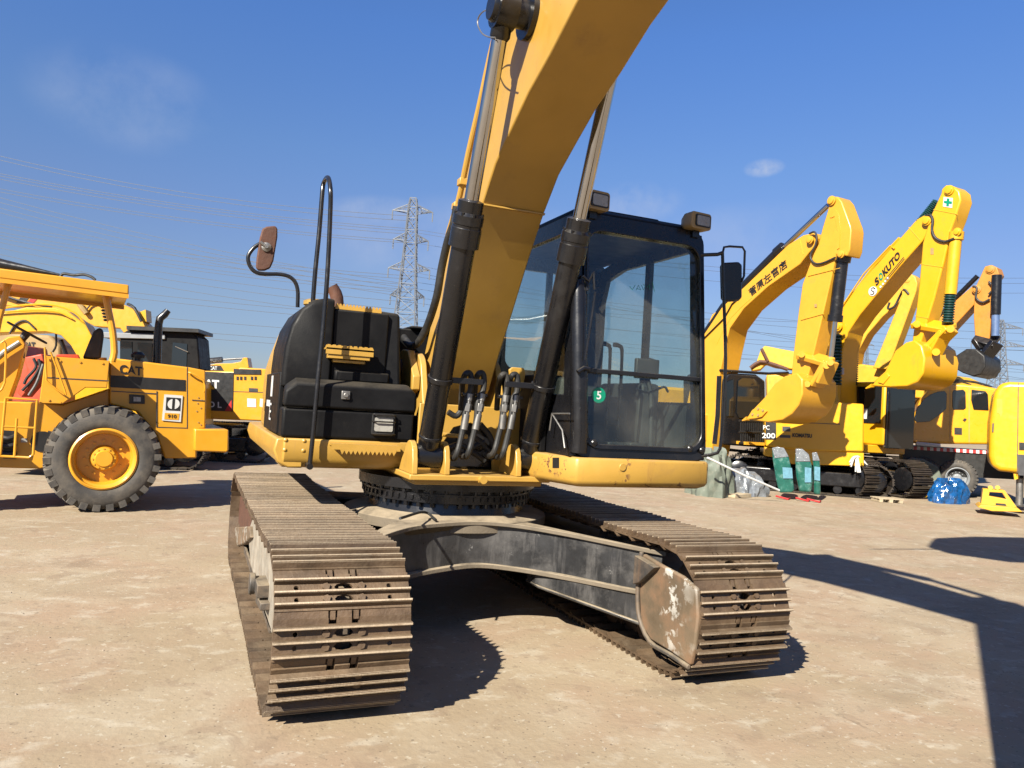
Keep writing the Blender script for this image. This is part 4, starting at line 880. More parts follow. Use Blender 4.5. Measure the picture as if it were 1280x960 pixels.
def belt(parent, c, ang, L, W, H, m=None, nsh=44, cap=True, m2=None):
    """crawler track of a parked machine: c ground point under its middle, ang heading in degrees"""
    c = Vector((c[0], c[1], 0)); t = Vector((math.cos(rad(ang)), math.sin(rad(ang)), 0)); s_ = Vector((-t.y, t.x, 0)); Z = Vector((0, 0, 1)); R = H/2; hl = L/2-R
    root = thing('crawler_track', '', '', tuple(c)); root.parent = parent; root.location = c-org_of(parent)
    for k in ('label', 'category'): del root[k]
    per = 4*hl+2*math.pi*R*.86; mb = MB(); r_ = R*.93
    def at(s):
        s %= per; q = math.pi*R*.86
        if s < 2*hl: return (hl-s, R-r_, 0, -1)
        s -= 2*hl
        if s < q: a = -math.pi/2-s/(R*.86); return (-hl+r_*math.cos(a), R+r_*math.sin(a), math.cos(a), math.sin(a))
        s -= q
        if s < 2*hl: return (-hl+s, R+r_-.03*math.sin(math.pi*s/(2*hl)), 0, 1)
        s -= 2*hl; a = math.pi/2-s/(R*.86); return (hl+r_*math.cos(a), R+r_*math.sin(a), math.cos(a), math.sin(a))
    for k in range(nsh):
        x, z, nx, nz = at(k*per/nsh); n_ = t*nx+Z*nz; tg = n_.cross(s_); p = c+t*x+Z*z; h = per/nsh*.47
        mb.obox(p, tg, s_, n_, h, W/2, .012)
        for q in (-.62, 0, .62): mb.obox(p+tg*(h*q)+n_*R*.04, tg, s_, n_, .010, W/2, R*.045)
    part('track_belt', mb, m or M['bgshoe'], root, smooth=20)
    fr = MB(); pf = [(hl*1.0, R*.55), (hl*1.0, R*1.35), (-hl*1.0, R*1.35), (-hl*1.0, R*.55)]
    A = [c+t*x+Z*z-s_*(W*.34) for x, z in pf]; fr.prism(A, s_*(W*.68))
    part('track_frame', fr, m2 or M['blackmetal'], root, bevel=.03)
    for sg in (1, -1):
        wl = MB(); q = c+t*(hl*sg)+Z*R
        wl.lathe(q-s_*(W*.36), s_, [(0, R*.2), (0, R*.45), (W*.05, R*.62), (W*.67, R*.62), (W*.72, R*.45), (W*.72, R*.2)], 24); part('idler_wheel' if sg > 0 else 'drive_sprocket', wl, m2 or M['blackmetal'], root)
    for k in range(6):
        wl = MB(); q = c+t*(-hl*.8+hl*1.6*k/5)+Z*(R*.38); wl.lathe(q-s_*(W*.3), s_, [(0, R*.1), (0, R*.24), (W*.6, R*.24), (W*.6, R*.1)], 14); part('track_roller', wl, m2 or M['blackmetal'], root)
    return root
M['bgshoe'] = mat('brown_track_shoe', (.045, .034, .026), .5, metal=.2, var=.3, dirt=(.3, (.11, .08, .055), 7.), dust=(.3, (.3, .24, .16)), bump=.2)

# ---- wheel loader
LW = PV(-2.85, 4.82, 6.); nL = Vector(LW.n)
b0 = LW(130, 641)
LD = thing('wheel_loader', 'orange yellow wheel loader with flat canopy roof, open seat and white number plate', 'wheel loader', (b0.x, b0.y+.9, 0))
ctr = LW(130, 574); 
wheel(LD, ctr, nL, (LW(130, 508)-LW(130, 641)).length/2, .46, .36, M['tyre'], M['loader'])
wheel(LD, LW(-125, 560), nL, .655, .46, .36, M['tyre'], M['loader'])
wheel(LD, ctr+nL*1.55, nL, .655, .46, .36, M['tyre'], M['loader'])
hd_ = sheet(LW, [(137, 447), (180, 452), (236, 459), (257, 463), (258, 500), (257, 536), (246, 537), (246, 573), (206, 573), (196, 545), (172, 515), (137, 505)], .42, 1.15)
HOOD = part('engine_hood', hd_, M['loader'], LD, bevel=.02)
part('hood_stripe', sheet(LW, [(138, 469), (232, 475), (232, 489), (138, 484)], .414, .01), M['black'], HOOD)
part('hood_seam', sheet(LW, [(233.5, 459), (234.6, 459), (234.6, 536), (233.5, 536)], .416, .01), M['greyedge'], HOOD)
part('hood_seam', sheet(LW, [(196, 533.4), (234, 534.6), (234, 535.6), (196, 534.4)], .416, .01), M['greyedge'], HOOD)
wtext('hood_lettering', 'CAT', M['black'], HOOD, LW, (149.5, 467), (178, 470), (149.5, 455.5), .412, bold=.03)
a = sheet(LW, [(158, 468.8), (164, 464.5), (171, 469.8)], .406, .004); part('letter_triangle', a, M['loader'], HOOD)
lt = part('side_lamp', sheet(LW, [(161.5, 493), (181, 494), (181, 505), (161.5, 504.5)], .40, .03), M['black'], HOOD, bevel=.005)
part('lamp_lens', sheet(LW, [(167, 496), (176, 496.5), (176, 502), (167, 501.8)], .392, .01), M['lens'], lt)
pl_ = part('number_plate', sheet(LW, [(205.5, 493), (228.5, 494.5), (226, 527.5), (202.5, 525.5)], .405, .012), M['white'], HOOD)
part('plate_emblem', sheet(LW, [(208, 496.5), (226, 497.7), (225, 513.5), (207, 512.5)], .400, .004), M['black'], pl_)
cc = LW(216.4, 505, .397); uu = (LW(226, 505, .397)-LW(206, 505, .397)).normalized()
r0 = .068; w1 = MB(); w1.prism([cc+uu*(r0*math.cos(rad(a)))+Vector((0, 0, r0*math.sin(rad(a)))) for a in range(100, 261, 10)], nL*.003); part('plate_emblem', w1, M['white'], pl_)
w1 = MB(); w1.prism([cc+uu*(.012+r0*math.cos(rad(a)))+Vector((0, 0, r0*math.sin(rad(a)))) for a in range(-80, 81, 10)], nL*.003); part('plate_emblem', w1, M['white'], pl_)
part('plate_band', sheet(LW, [(206, 516), (224.3, 517), (223.4, 525), (205.3, 524)], .401, .004), M['loader'], pl_)
wtext('plate_number', '910', M['black'], pl_, LW, (209.5, 522.5), (220.5, 523), (209.8, 517.8), .398, bold=.02)
cw_ = sheet(LW, [(243, 536), (286, 537), (286, 563), (283, 566), (243, 564)], .30, 1.4); part('counterweight', cw_, M['loader'], LD, bevel=.02)
mb = MB(); mb.tube([LW(236, 466, .40), LW(238, 466, .36), LW(254, 475, .36), LW(256, 488, .36), LW(256, 490, .40)], .012, 8, 2); part('handle', mb, M['loader'], HOOD)
for x, y in ((248, 497), (252, 500), (247, 504), (251, 510), (246, 514), (248, 528), (251, 531)):
    mb = MB(); bolts_on(mb, [LW(x, y, .42)], nL, .010, .008); part('hood_bolt', mb, M['tantank'], HOOD)
fd = sheet(LW, [(57, 443), (59, 445), (137, 451), (134, 485), (107, 484.5), (78, 505), (49, 504)], .05, 1.75); part('fender', fd, M['loader'], LD, bevel=.015)
ch = sheet(LW, [(-60, 500), (49, 503), (78, 506), (137, 486), (137, 512), (120, 540), (100, 560), (70, 582), (50, 586), (-60, 583)], .55, .8); part('chassis', ch, M['loader'], LD, bevel=.015)
part('articulation_joint', sheet(LW, [(4, 538), (20, 539), (20, 574), (4, 573)], .50, .06), M['black'], LD)
for k in range(3):
    mb = MB(); mb.tube([LW(-2, 545+k*10, .47), LW(10, 548+k*10, .44), LW(20, 545+k*10, .47)], .03, 8, 3); part('steering_hose', mb, M['rubber'], LD)
mb = MB(); c_ = LW(53, 552, .54); mb.cyl(c_, c_+nL*.03, .13, n=20); part('frame_opening', mb, M['black'], LD)
cn = sheet(LW, [(-70, 326.5), (161, 356), (161, 368), (-70, 339)], .0, 1.7); CAN = part('canopy_roof', cn, M['loader'], LD, bevel=.015)
mb = MB(); n_ = nL
q0, q1 = LW(-70, 339, .0), LW(161, 368, .0)
for off in (.0, 1.66):
    mb = MB(); mb.prism([q0+n_*off, q1+n_*off, q1+n_*off-Vector((0, 0, .05)), q0+n_*off-Vector((0, 0, .05))], n_*.04); part('canopy_rim', mb, M['loader'], CAN)
for off in (.25, 1.45):
    mb = MB(); mb.tube([LW(131, 362, off), LW(136, 390, off), LW(141, 415, off), LW(143, 440, off), LW(140, 452, off)], .042, 10, 2); part('canopy_post', mb, M['loader'], LD); mb = MB(); mb.tube([LW(14, 345, off), LW(8, 365, off), LW(-1, 398, off), LW(-12, 450, off), LW(-20, 510, off)], .036, 10); part('canopy_post', mb, M['loader'], LD)
st_ = sheet(LW, [(103, 448), (111, 428), (117, 414), (124, 409), (129, 412), (130, 420), (126, 449)], .62, .48); SE = part('seat', st_, M['rubber'], LD, bevel=.03)
part('seat_base', sheet(LW, [(70, 443), (98, 443), (100, 449), (70, 447)], .5, .8), M['red'], LD, bevel=.01)
mb = MB(); a = LW(34, 416, .8); dd = (LW(60, 430, .8)-LW(12, 404, .8)); r_ = dd.length/2; u1 = dd.normalized(); mb.tube([a+u1*(r_*math.cos(t))+nL*(r_*math.sin(t)) for t in [2*math.pi*k/28 for k in range(28)]], .014, 6, closed=True); mb.tube([a-u1*r_, a, a+u1*r_], .01, 6); mb.tube([a, LW(27, 425, .8), LW(24, 447, .8)], [.05, .045, .06], 10); part('steering_wheel', mb, M['rubber'], LD)
mb = MB(); mb.tube([LW(196, 458, .9), LW(197, 425, .9), LW(198.5, 405, .9), LW(200, 398, .9), LW(206, 393, .9), LW(210, 388, .9)], [.058, .058, .05, .052, .05, .042], 14); part('exhaust_stack', mb, M['blackmetal'], LD)
mb = MB(); p = LW(172, 450, .8); mb.lathe(p, (0, 0, 1), [(-.1, .04), (.03, .04), (.03, .085), (.07, .09), (.11, .05)], 18); part('intake_cap', mb, M['black'], LD)
mb = MB(); mb.cyl(LW(126, 452, .7), LW(126, 447, .7), .07, n=16); part('fuel_cap', mb, M['loader'], LD)
mb = MB(); mb.tube([LW(5.5, 497, .02), LW(46.5, 500, .02), LW(41.5, 568, .02), LW(36, 572, .02), LW(-3, 570, .02)], .015, 8); mb.tube([LW(7, 497, .02), LW(0, 571, .02)], .015, 8); mb.tube([LW(5, 533, .02), LW(43, 535, .02)], .013, 8); mb.tube([LW(21, 523, .02), LW(18, 571, .02)], .015, 8); part('ladder', mb, M['loader'], LD)
mb = MB(); mb.tube([LW(56, 434, .0), LW(58, 470, .0), LW(60, 478, .0), LW(80, 493, .0), LW(81, 488, .0), LW(66, 447, .0), LW(63, 440, .0)], .011, 8, 2); part('handrail', mb, M['loader'], LD)
mb = MB(); mb.tube([LW(2, 428, .1), LW(7, 430, .1), LW(6, 478, .1), LW(-2, 490, .1)], .013, 8, 2); part('handrail', mb, M['loader'], LD)
fa = sheet(LW, [(-60, 470), (-20, 440), (10, 421), (25, 420), (32, 430), (22, 470), (10, 503), (-60, 505)], .62, .5); part('lift_arm_tower', fa, M['loader'], LD, bevel=.015)
mb = MB(); mb.tube([LW(-30, 470, .55), LW(6, 440, .55), LW(25, 428, .55)], .035, 10); part('lift_cylinder', mb, M['steel'], LD)

# ---- light yellow excavator behind the loader
P2 = PV(*list(at_depth(130, 590, 14.6))[:2], -14.)
E2_ = thing('yellow_excavator', 'light yellow excavator behind the loader, its arched boom under the canopy roof', 'excavator', tuple(Vector((P2(140, 585).x, P2(140, 585).y, 0))), 'excavators parked behind the wheel loader')
BM2 = part('boom', sheet(P2, [(-40, 399), (0, 392), (33, 384), (69, 385), (84, 389), (107, 406), (115, 420), (112, 470), (96, 470), (98, 448), (88, 431), (76, 419), (57, 414.5), (0, 416), (-40, 420)], .3, .42), M['kom'], E2_, bevel=.015)
mb = MB(); mb.tube([P2(0, 386, .4), P2(35, 381, .4), P2(70, 382, .4), P2(95, 392, .4), P2(108, 408, .4)], .02, 6, 3); mb.tube([P2(-10, 391, .25), P2(40, 388, .25), P2(72, 390, .25), P2(90, 398, .25)], .016, 6, 3); part('boom_pipe', mb, M['kom'], BM2)
mb = MB(); mb.tube([P2(12, 417, .28), P2(20, 405, .28), P2(32, 401, .28), P2(44, 411, .28)], .02, 6, 4); part('boom_hose', mb, M['rubber'], BM2)
mb = MB(); mb.tube([P2(76, 425, .5), P2(84, 447, .5)], .04, 8); mb.tube([P2(70, 415, .5), P2(70, 432, .5), P2(66, 440, .5)], .02, 6, 3); part('boom_cylinder', mb, M['blackmetal'], E2_)
part('house', sheet(P2, [(20, 462), (125, 466), (235, 474), (235, 545), (20, 540)], .4, 2.2), M['kom'], E2_, bevel=.05)
tdir = P2.n
belt(E2_, (P2(135, 588, .4).x, P2(135, 588, .4).y), -14, 3.7, .6, .8); belt(E2_, (P2(135, 588, 2.4).x, P2(135, 588, 2.4).y), -14, 3.7, .6, .8)
# ---- excavator with black panel and white lettering
P3 = PV(-1.0, 12.4, -15.)
g0 = P3(240, 580)
E3 = thing('panel_excavator', 'orange yellow excavator with black side panel and white lettering, seen between loader and big excavator', 'excavator', (g0.x, g0.y+1.2, 0), 'excavators parked behind the wheel loader')
belt(E3, (P3(236, 580, .3).x, P3(236, 580, .3).y), -15, 3.7, .6, .82); belt(E3, (P3(236, 580, 2.5).x, P3(236, 580, 2.5).y), -15, 3.7, .6, .82)
part('turntable', sheet(P3, [(215, 528), (290, 532), (290, 545), (215, 542)], .7, 1.3), M['blackmetal'], E3)
HS = part('house', sheet(P3, [(128, 462), (292, 464), (300, 459), (345, 462), (352, 470), (352, 520), (340, 527), (128, 518)], .0, 2.5), M['loader'], E3, bevel=.03)
part('side_panel', sheet(P3, [(235, 463.5), (292, 466), (291, 514.5), (235, 512)], -.015, .03), M['black'], HS, bevel=.004)
part('roof_grille', sheet(P3, [(292, 461), (326, 462), (326, 468), (292, 467.5)], -.02, 2.0), M['black'], HS)
for x in (295.5, 300, 305, 313.5, 318):
    part('vent_slot', sheet(P3, [(x, 470.5), (x+2.7, 470.7), (x+2.7, 475), (x, 474.8)], -.012, .02), M['black'], HS)
part('red_flash', sheet(P3, [(281, 513.5), (289.5, 499.5), (289.5, 514)], -.022, .006), M['redw'], HS)
wtext('panel_lettering', 'CAT', M['white'], HS, P3, (247, 484.5), (274, 486), (247, 473.5), -.02, bold=.05)
part('letter_triangle', sheet(P3, [(256, 486.2), (263, 479.8), (269, 486.8)], -.028, .004), M['kom'], HS)
wtext('model_lettering', '323D L', M['white'], HS, P3, (245, 508), (277, 510), (245, 500.5), -.02, bold=.02)
part('round_badge', sheet(P3, [(311, 485), (322, 485.5), (322, 489.5), (311, 489)], -.01, .01), M['greyedge'], HS)
part('label_sticker', sheet(P3, [(309, 498), (320, 498.5), (320, 509), (309, 508.5)], -.01, .01), M['white'], HS)
part('panel_seam', sheet(P3, [(292, 489), (345, 490.5), (345, 491.3), (292, 489.8)], -.006, .01), M['greyedge'], HS)
mb = MB(); addsheet(mb, P3, [(150, 418), (160, 412), (240, 415), (247, 422), (250, 462), (150, 460)], .3, 1.0); CB = part('cab', mb, M['blackpaint'], E3, bevel=.03)
part('cab_roof', sheet(P3, [(158, 407), (248, 411), (248, 415.5), (158, 412)], .15, 1.3), M['black'], CB)
part('roof_light_panel', sheet(P3, [(128, 415), (206, 418), (206, 424), (128, 422)], .25, 1.1), M['greyroof'], CB, bevel=.01)
for L in ([(150, 426), (165, 427), (165, 455), (150, 454)], [(172, 428), (190, 429), (190, 456), (172, 455)], [(216, 428), (234, 430), (233, 459), (214, 457)]):
    part('cab_window', sheet(P3, L, .285, .02), M['darkglass'], CB)
mb = MB(); mb.tube([P3(219, 433, .27), P3(228, 437, .27), P3(235, 440, .27)], .012, 6); part('cab_mirror_rod', mb, M['steel'], CB)
B3 = part('boom', sheet(P3, [(-60, 345), (0, 358), (60, 366), (110, 372), (150, 379), (166, 386), (186, 409), (184, 430), (165, 430), (150, 410), (118, 408), (98, 397), (70, 388), (20, 383), (-60, 378)], 1.5, .45), M['loader'], E3, bevel=.015)
part('boom_stripe', sheet(P3, [(28, 368.5), (39, 369), (31, 379), (20, 378.5)], 1.49, .01), M['black'], B3)
part('boom_stripe', sheet(P3, [(41, 369.5), (50, 370), (41, 379.5), (33, 379)], 1.49, .01), M['redw'], B3)
mb = MB(); mb.tube([P3(160, 380, 1.6), P3(168, 385, 1.4), P3(177, 402, 1.4)], .035, 8, 2); part('boom_hose', mb, M['rubber'], B3); mb = MB(); mb.tube([P3(94, 376, 1.45), P3(98, 381, 1.45), P3(106, 388, 1.45), P3(112, 382, 1.45), P3(118, 379, 1.45)], .02, 6, 2); part('boom_hose', mb, M['rubber'], B3)
mb = MB(); mb.tube([P3(99, 380, 1.42), P3(108, 392, 1.42)], .06, 8); part('boom_bracket', mb, M['tantank'], B3)
mb = MB(); [mb.lathe(P3(128.5+k*.9, 384+k*4, 1.4), (0, 0, 1), [(-.03, .03), (0, .065), (.03, .03)], 10) for k in range(5)]; part('hose_bellows', mb, M['black'], B3)
mb = MB(); mb.tube([P3(-50, 313, 1.7), P3(0, 330, 1.7), P3(74, 343.5, 1.7)], [.14, .13, .03], 14); part('stick_cylinder', mb, M['blackmetal'], E3)
mb = MB(); mb.tube([P3(76, 345, 1.6), P3(80, 342, 1.6), P3(92, 344, 1.6), P3(104, 343, 1.6), P3(114, 346, 1.6), P3(119, 350, 1.6)], .035, 8, 3); part('cylinder_hose', mb, M['rubber'], E3)
mb = MB(); addsheet(mb, P3, [(174, 390), (182, 387), (183, 402), (178, 402)], 1.5, .4); part('pipe_guard', mb, M['kom'], B3)
mb = MB(); mb.tube([P3(-40, 352, 1.4), P3(0, 368, 1.4), P3(40, 380, 1.4), P3(65, 383, 1.4)], .03, 8, 2); part('boom_pipe', mb, M['rubber'], B3)
# ---- tan boom end with lettering, orange-red arm
P4 = PV(*list(at_depth(40, 500, 17.5))[:2], -12.)
E4 = thing('tan_excavator', 'tan excavator with faded lettering, half hidden low behind the steering wheel of the loader', 'excavator', tuple(Vector((P4(20, 560).x, P4(20, 560).y, 0))), 'excavators parked behind the wheel loader')
HS4 = part('house', sheet(P4, [(-60, 412), (8, 415), (62, 419), (76, 432), (76, 540), (-60, 535)], 0, 2.4), M['tantank'], E4, bevel=.06)
wtext('house_lettering', 'CAT', M['black'], HS4, P4, (29, 437), (44, 437.6), (29, 427), -.01, bold=.04)
belt(E4, (P4(5, 560, .3).x, P4(5, 560, .3).y), -12, 3.6, .6, .85); belt(E4, (P4(5, 560, 2.2).x, P4(5, 560, 2.2).y), -12, 3.6, .6, .85)
P5 = PV(*list(at_depth(40, 500, 12.2))[:2], -20.)
E5 = thing('red_lift_machine', 'orange red lifting arm with black hoses standing behind the loader ladder', 'machine', tuple(Vector((P5(38, 560).x, P5(38, 560).y, 0))))
part('arm', sheet(P5, [(28, 447), (52, 442), (55, 452), (47, 470), (38, 484), (27, 497), (21, 491), (26, 478), (34, 462)], 0, .3), M['red'], E5, bevel=.02)
part('base', sheet(P5, [(-30, 428), (18, 430), (20, 445), (56, 460), (56, 556), (-30, 552)], .5, 1.0), M['red'], E5, bevel=.04)
for k, L in enumerate(([(48, 449), (50, 458), (40, 475), (28, 488)], [(42, 448), (45, 459), (34, 472), (30, 480)], [(54, 455), (46, 478), (36, 494)])):
    mb = MB(); mb.tube([P5(x, y, -.04-.02*k) for x, y in L], .022, 8, 4); part('hose', mb, M['rubber'] if k != 2 else M['steel'], E5)
part('foot', sheet(P5, [(-10, 556), (56, 556), (60, 572), (-14, 572)], .3, 1.4), M['black'], E5)
# ---- far excavator peeking over the panel machine
P6_ = PV(*list(at_depth(290, 520, 23.))[:2], -18.)
E6 = thing('far_excavator', 'far off excavator, only its small boom showing above the black panel machine', 'excavator', tuple(Vector((P6_(290, 555).x, P6_(290, 555).y, 0))), 'excavators parked behind the wheel loader')
B6 = part('boom', sheet(P6_, [(255, 458), (270, 454.5), (290, 454), (301, 452), (304, 447), (309, 447), (311, 459), (300, 465), (275, 466), (255, 480)], 0, .45), M['loader'], E6, bevel=.01)
part('boom_panel', sheet(P6_, [(260, 456.5), (276, 457), (280, 463.5), (262, 463)], -.01, .02), M['black'], B6)
wtext('boom_lettering', 'CAT', M['white'], B6, P6_, (262, 462.2), (271.5, 462.6), (262, 457.6), -.02, bold=.03)
mb = MB(); mb.tube([P6_(252, 452, .2), P6_(278, 449.5, .2)], .09, 10); mb.tube([P6_(278, 449.6, .2), P6_(304, 448, .2)], .03, 8); part('stick_cylinder', mb, M['blackmetal'], E6)
part('house', sheet(P6_, [(235, 476), (340, 480), (340, 525), (235, 520)], .2, 2.2), M['loader'], E6, bevel=.05)
belt(E6, (P6_(285, 557, .3).x, P6_(285, 557, .3).y), -18, 3.8, .6, .85); belt(E6, (P6_(285, 557, 2.2).x, P6_(285, 557, 2.2).y), -18, 3.8, .6, .85)

for L in ([(139, 489), (195, 492)], [(196, 489), (196, 534)], [(59, 472), (136, 476)], [(240, 500), (256, 501)], [(110, 516), (140, 518)]):
    a, b = L; off = .048 if a[0] < 100 else (.545 if a[0] == 110 else .415)
    mb = MB(); mb.bar(LW(*a, off), LW(*b, off), .006, .012, (0, 0, 1)); part('panel_seam', mb, M['greyedge'], LD)
for x, y in ((62, 448), (75, 449), (100, 450.5), (128, 452), (61, 498), (75, 501)):
    mb = MB(); mb.cyl(LW(x, y+2, .052), LW(x, y+2, .038), .013, n=6); part('fender_bolt', mb, M['loader'], LD)
mb = MB(); mb.tube([LW(60, 540, .5), LW(80, 545, .48), LW(100, 541, .5), LW(118, 548, .5)], .02, 6, 3); part('brake_hose', mb, M['rubber'], LD)
mb = MB(); mb.prism(LW.pts([(26, 548), (34, 548), (34, 553), (26, 553)], .535), nL*.01); part('data_plate', mb, M['lens'], LD)
# =================================================================== right of the yard
GR = 'excavators parked in the right hand row'
# ---- A : excavator with dark lettering on the boom
PA = PV(9.9, 8.0, -84)
EA = thing('lettered_excavator', 'yellow excavator with black oriental characters on its raised boom, bucket hanging beside the big cab', 'excavator', (10.2, 11.0, 0), GR)
bo_ = sheet(PA, [(840, 600), (855, 520), (875, 430), (890, 393), (900, 386), (932, 357), (985, 306), (1004, 294), (1017, 291), (1021, 297), (1019, 306), (1010, 317), (1000, 330), (960, 358), (930, 385), (912, 410), (905, 440), (897, 480), (890, 560), (880, 600)], 0, .60); BA = part('boom', bo_, M['kom3'], EA, bevel=.015)
tx = PA(938.5, 371.5, -.008); writing('boom_lettering', '菅原左官店', M['black'], BA, tx, PA(985, 333.5, -.008)-tx, PA(935.2, 361.8, -.008)-tx, .002, bold=.02)
mb = MB(); mb.tube([PA(870, 437, .1), PA(905, 384, .1), PA(938, 350, .1), PA(975, 313, .1)], .11, 14, 1); part('stick_cylinder', mb, M['blackmetal'], EA)
mb = MB(); mb.tube([PA(971, 317, .1), PA(980, 309, .1)], .135, 14); part('cylinder_head', mb, M['blackmetal'], EA)
mb = MB(); mb.tube([PA(980, 309, .1), PA(1035, 257, .1)], .055, 12); part('cylinder_rod', mb, M['chrome'], EA)
mb = MB(); mb.tube([PA(878, 425, -.02), PA(905, 398, -.02), PA(915, 380, -.02), PA(924, 372, -.02)], .02, 6); part('boom_pipe', mb, M['blackmetal'], BA)
st_ = sheet(PA, [(1003, 355), (1017, 317), (1023, 305), (1028, 285), (1035, 262), (1036, 250), (1041, 245.5), (1047, 246), (1052, 252), (1063, 282), (1064, 288), (1062, 312), (1059, 320), (1045, 318), (1036, 360), (1022, 420), (1010, 470), (1003, 492), (992, 498), (988, 480), (993, 430), (998, 390)], -.04, .40); SA = part('stick', st_, M['kom3'], EA, bevel=.02)
part('stick_rib', sheet(PA, [(1037, 272), (1040, 264), (1044, 262), (1048, 268), (1050, 290), (1049, 310), (1046, 312), (1047, 290), (1043, 270), (1040, 272)], -.055, .02), M['kom3'], SA)
mb = MB(); mb.tube([PA(1012, 292, -.05), PA(1018, 290, -.08), PA(1021, 297, -.08), PA(1019, 307, -.08), PA(1013, 320, -.08), PA(1018, 329, -.08), PA(1028, 329, -.08), PA(1044, 322, -.08)], .022, 8, 3); part('stick_hose', mb, M['rubber'], SA)
mb = MB(); mb.tube([PA(1053, 322, .15), PA(1044, 398, .15)], .13, 14); mb.tube([PA(1055, 318, .15), PA(1053, 328, .15)], .16, 14); mb.tube([PA(1044.5, 394, .15), PA(1043.5, 402, .15)], .155, 14); part('bucket_cylinder', mb, M['blackmetal'], EA)
mb = MB(); mb.tube([PA(1043.5, 402, .15), PA(1037, 455, .15)], .06, 10); part('cylinder_rod', mb, M['chrome'], EA)
mb = MB(); 
for a, b, w_ in (((1002, 443), (1037, 453), .11), ((1037, 453), (1020, 483), .11), ((1040, 452), (1028, 480), .09), ((1000, 470), (1010, 482), .12)): mb.bar(PA(*a, .0), PA(*b, .0), .34, w_, (0, -1, 0))
part('bucket_linkage', mb, M['kom3'], EA, bevel=.02)
for q in ((1002, 443), (1038, 453), (1009, 480), (1033, 457)):
    mb = MB(); mb.cyl(PA(*q, -.25), PA(*q, .35), .065, n=16); part('linkage_pin', mb, M['kom3'], EA)
side = [(933, 523.5), (940, 513), (956, 496), (968, 480), (981, 470), (996, 466), (1003, 474), (1003, 492), (998, 506), (990, 517), (978, 525), (960, 528), (938, 525)]
bk = MB(); A = PA.pts(side, -.35); n_ = Vector(PA.n)
bk.prism(A, n_*1.05); part('bucket', bk, M['kom3'], EA, bevel=.025)
bk = MB(); bk.prism(PA.pts([(984, 470), (998, 466), (1010, 470), (1010, 482), (998, 486), (986, 482)], -.1), n_*.45); part('bucket_ear', bk, M['kom3'], EA, bevel=.015)
for x, y in ((941, 518), (948, 519), (948, 511), (954, 513)):
    mb = MB(); bolts_on(mb, [PA(x, y, -.40)], PA.n, .03, .02); part('cutter_bolt', mb, M['tantank'], EA)
part('side_cutter', sheet(PA, [(933, 524), (940, 512.5), (947, 508), (958, 514), (952, 521), (944, 523)], -.40, .05), M['kom3'], EA, bevel=.008)
# house and cab of A
mb = MB(); mb.box((9.2, 9.6, 1.05), (12.0, 13.0, 1.75)); HA = part('house', mb, M['kom3'], EA, bevel=.05)
mb = MB(); mb.box((9.25, 11.2, 1.75), (11.95, 13.0, 2.4)); part('engine_cover', mb, M['kom3'], EA, bevel=.08)
cabA = [(905, 474), (912, 466), (946, 468), (957, 476), (958, 560), (905, 556)]
PAc = PY(9.25)
mb = MB(); mb.prism(PAc.pts(cabA, 0), Vector((0, 1.7, 0))); CA = part('cab', mb, M['blackmetal'], EA, bevel=.05)
part('front_window', sheet(PAc, [(923, 476), (928, 472.5), (943, 473.5), (949, 480), (950, 518), (945, 523.5), (924, 522), (921, 516)], -.03, .02), M['darkglass'], CA)
part('side_window', sheet(PAc, [(908, 478), (917, 474), (917, 520), (908, 520)], -.03, .02), M['darkglass'], CA)
mb = MB(); mb.box((10.35, 8.9, 1.05), (11.75, 9.3, 1.12)); part('cab_deck', mb, M['kom3'], EA)
mb = MB()
for k in range(12): x = 926+k*2.7; mb.cyl(PAc(x, 526, -.25), PAc(x, 554, -.25), .018, n=6)
for y in (526, 540, 554): mb.tube([PAc(924, y, -.25), PAc(959, y+1, -.25)], .03, 6)
part('front_guard_grille', mb, M['black'], CA)
mb = MB(); mb.tube([PAc(900, 463, .0), PAc(960, 467, .0), PAc(985, 466, .2)], .035, 6); part('roof_rail', mb, M['blackmetal'], CA)
belt(EA, (9.75, 11.3), -90, 4.1, .6, .85); belt(EA, (11.75, 11.3), -90, 4.1, .6, .85)
# ---- C : side on machine with black model panel
PC = PV(*list(at_depth(1000, 560, 17.9))[:2], -38.)
EC = thing('side_panel_excavator', 'yellow excavator seen side on with black number panel and dark lettering, behind the hanging bucket', 'excavator', tuple(Vector((PC(1005, 600).x, PC(1005, 600).y+1.2, 0))), GR)
HC = part('house', sheet(PC, [(955, 500), (975, 496), (1050, 503), (1080, 505), (1080, 565), (1010, 564), (957, 558)], 0, 2.5), M['kom'], EC, bevel=.04)
part('lower_skirt', sheet(PC, [(956, 559), (1080, 566), (1080, 583), (990, 580), (975, 572), (956, 570)], .05, 2.4), M['kom'], EC, bevel=.02)
part('number_panel', sheet(PC, [(957, 527), (970, 527.5), (970, 549.5), (957, 549)], -.02, .03), M['black'], HC)
wtext('number_lettering', '200', M['white'], HC, PC, (952.5, 547.6), (969, 548), (952.5, 541), -.028, bold=.02)
wtext('number_lettering', 'PC', M['white'], HC, PC, (954, 537), (962, 537.2), (954, 531.5), -.028, bold=.01)
wtext('name_lettering', 'KOMATSU', M['black'], HC, PC, (990.5, 546.5), (1015, 547.5), (990.5, 541.3), -.015, bold=.05)
part('data_plate', sheet(PC, [(978, 533), (988, 533.4), (988, 539.5), (978, 539)], -.012, .02), M['greyedge'], HC)
part('data_plate', sheet(PC, [(975, 543.5), (988, 544), (988, 547.5), (975, 547)], -.012, .02), M['greyedge'], HC)
part('panel_seam', sheet(PC, [(972, 526.5), (1050, 530), (1050, 530.8), (972, 527.3)], -.006, .01), M['greyedge'], HC)
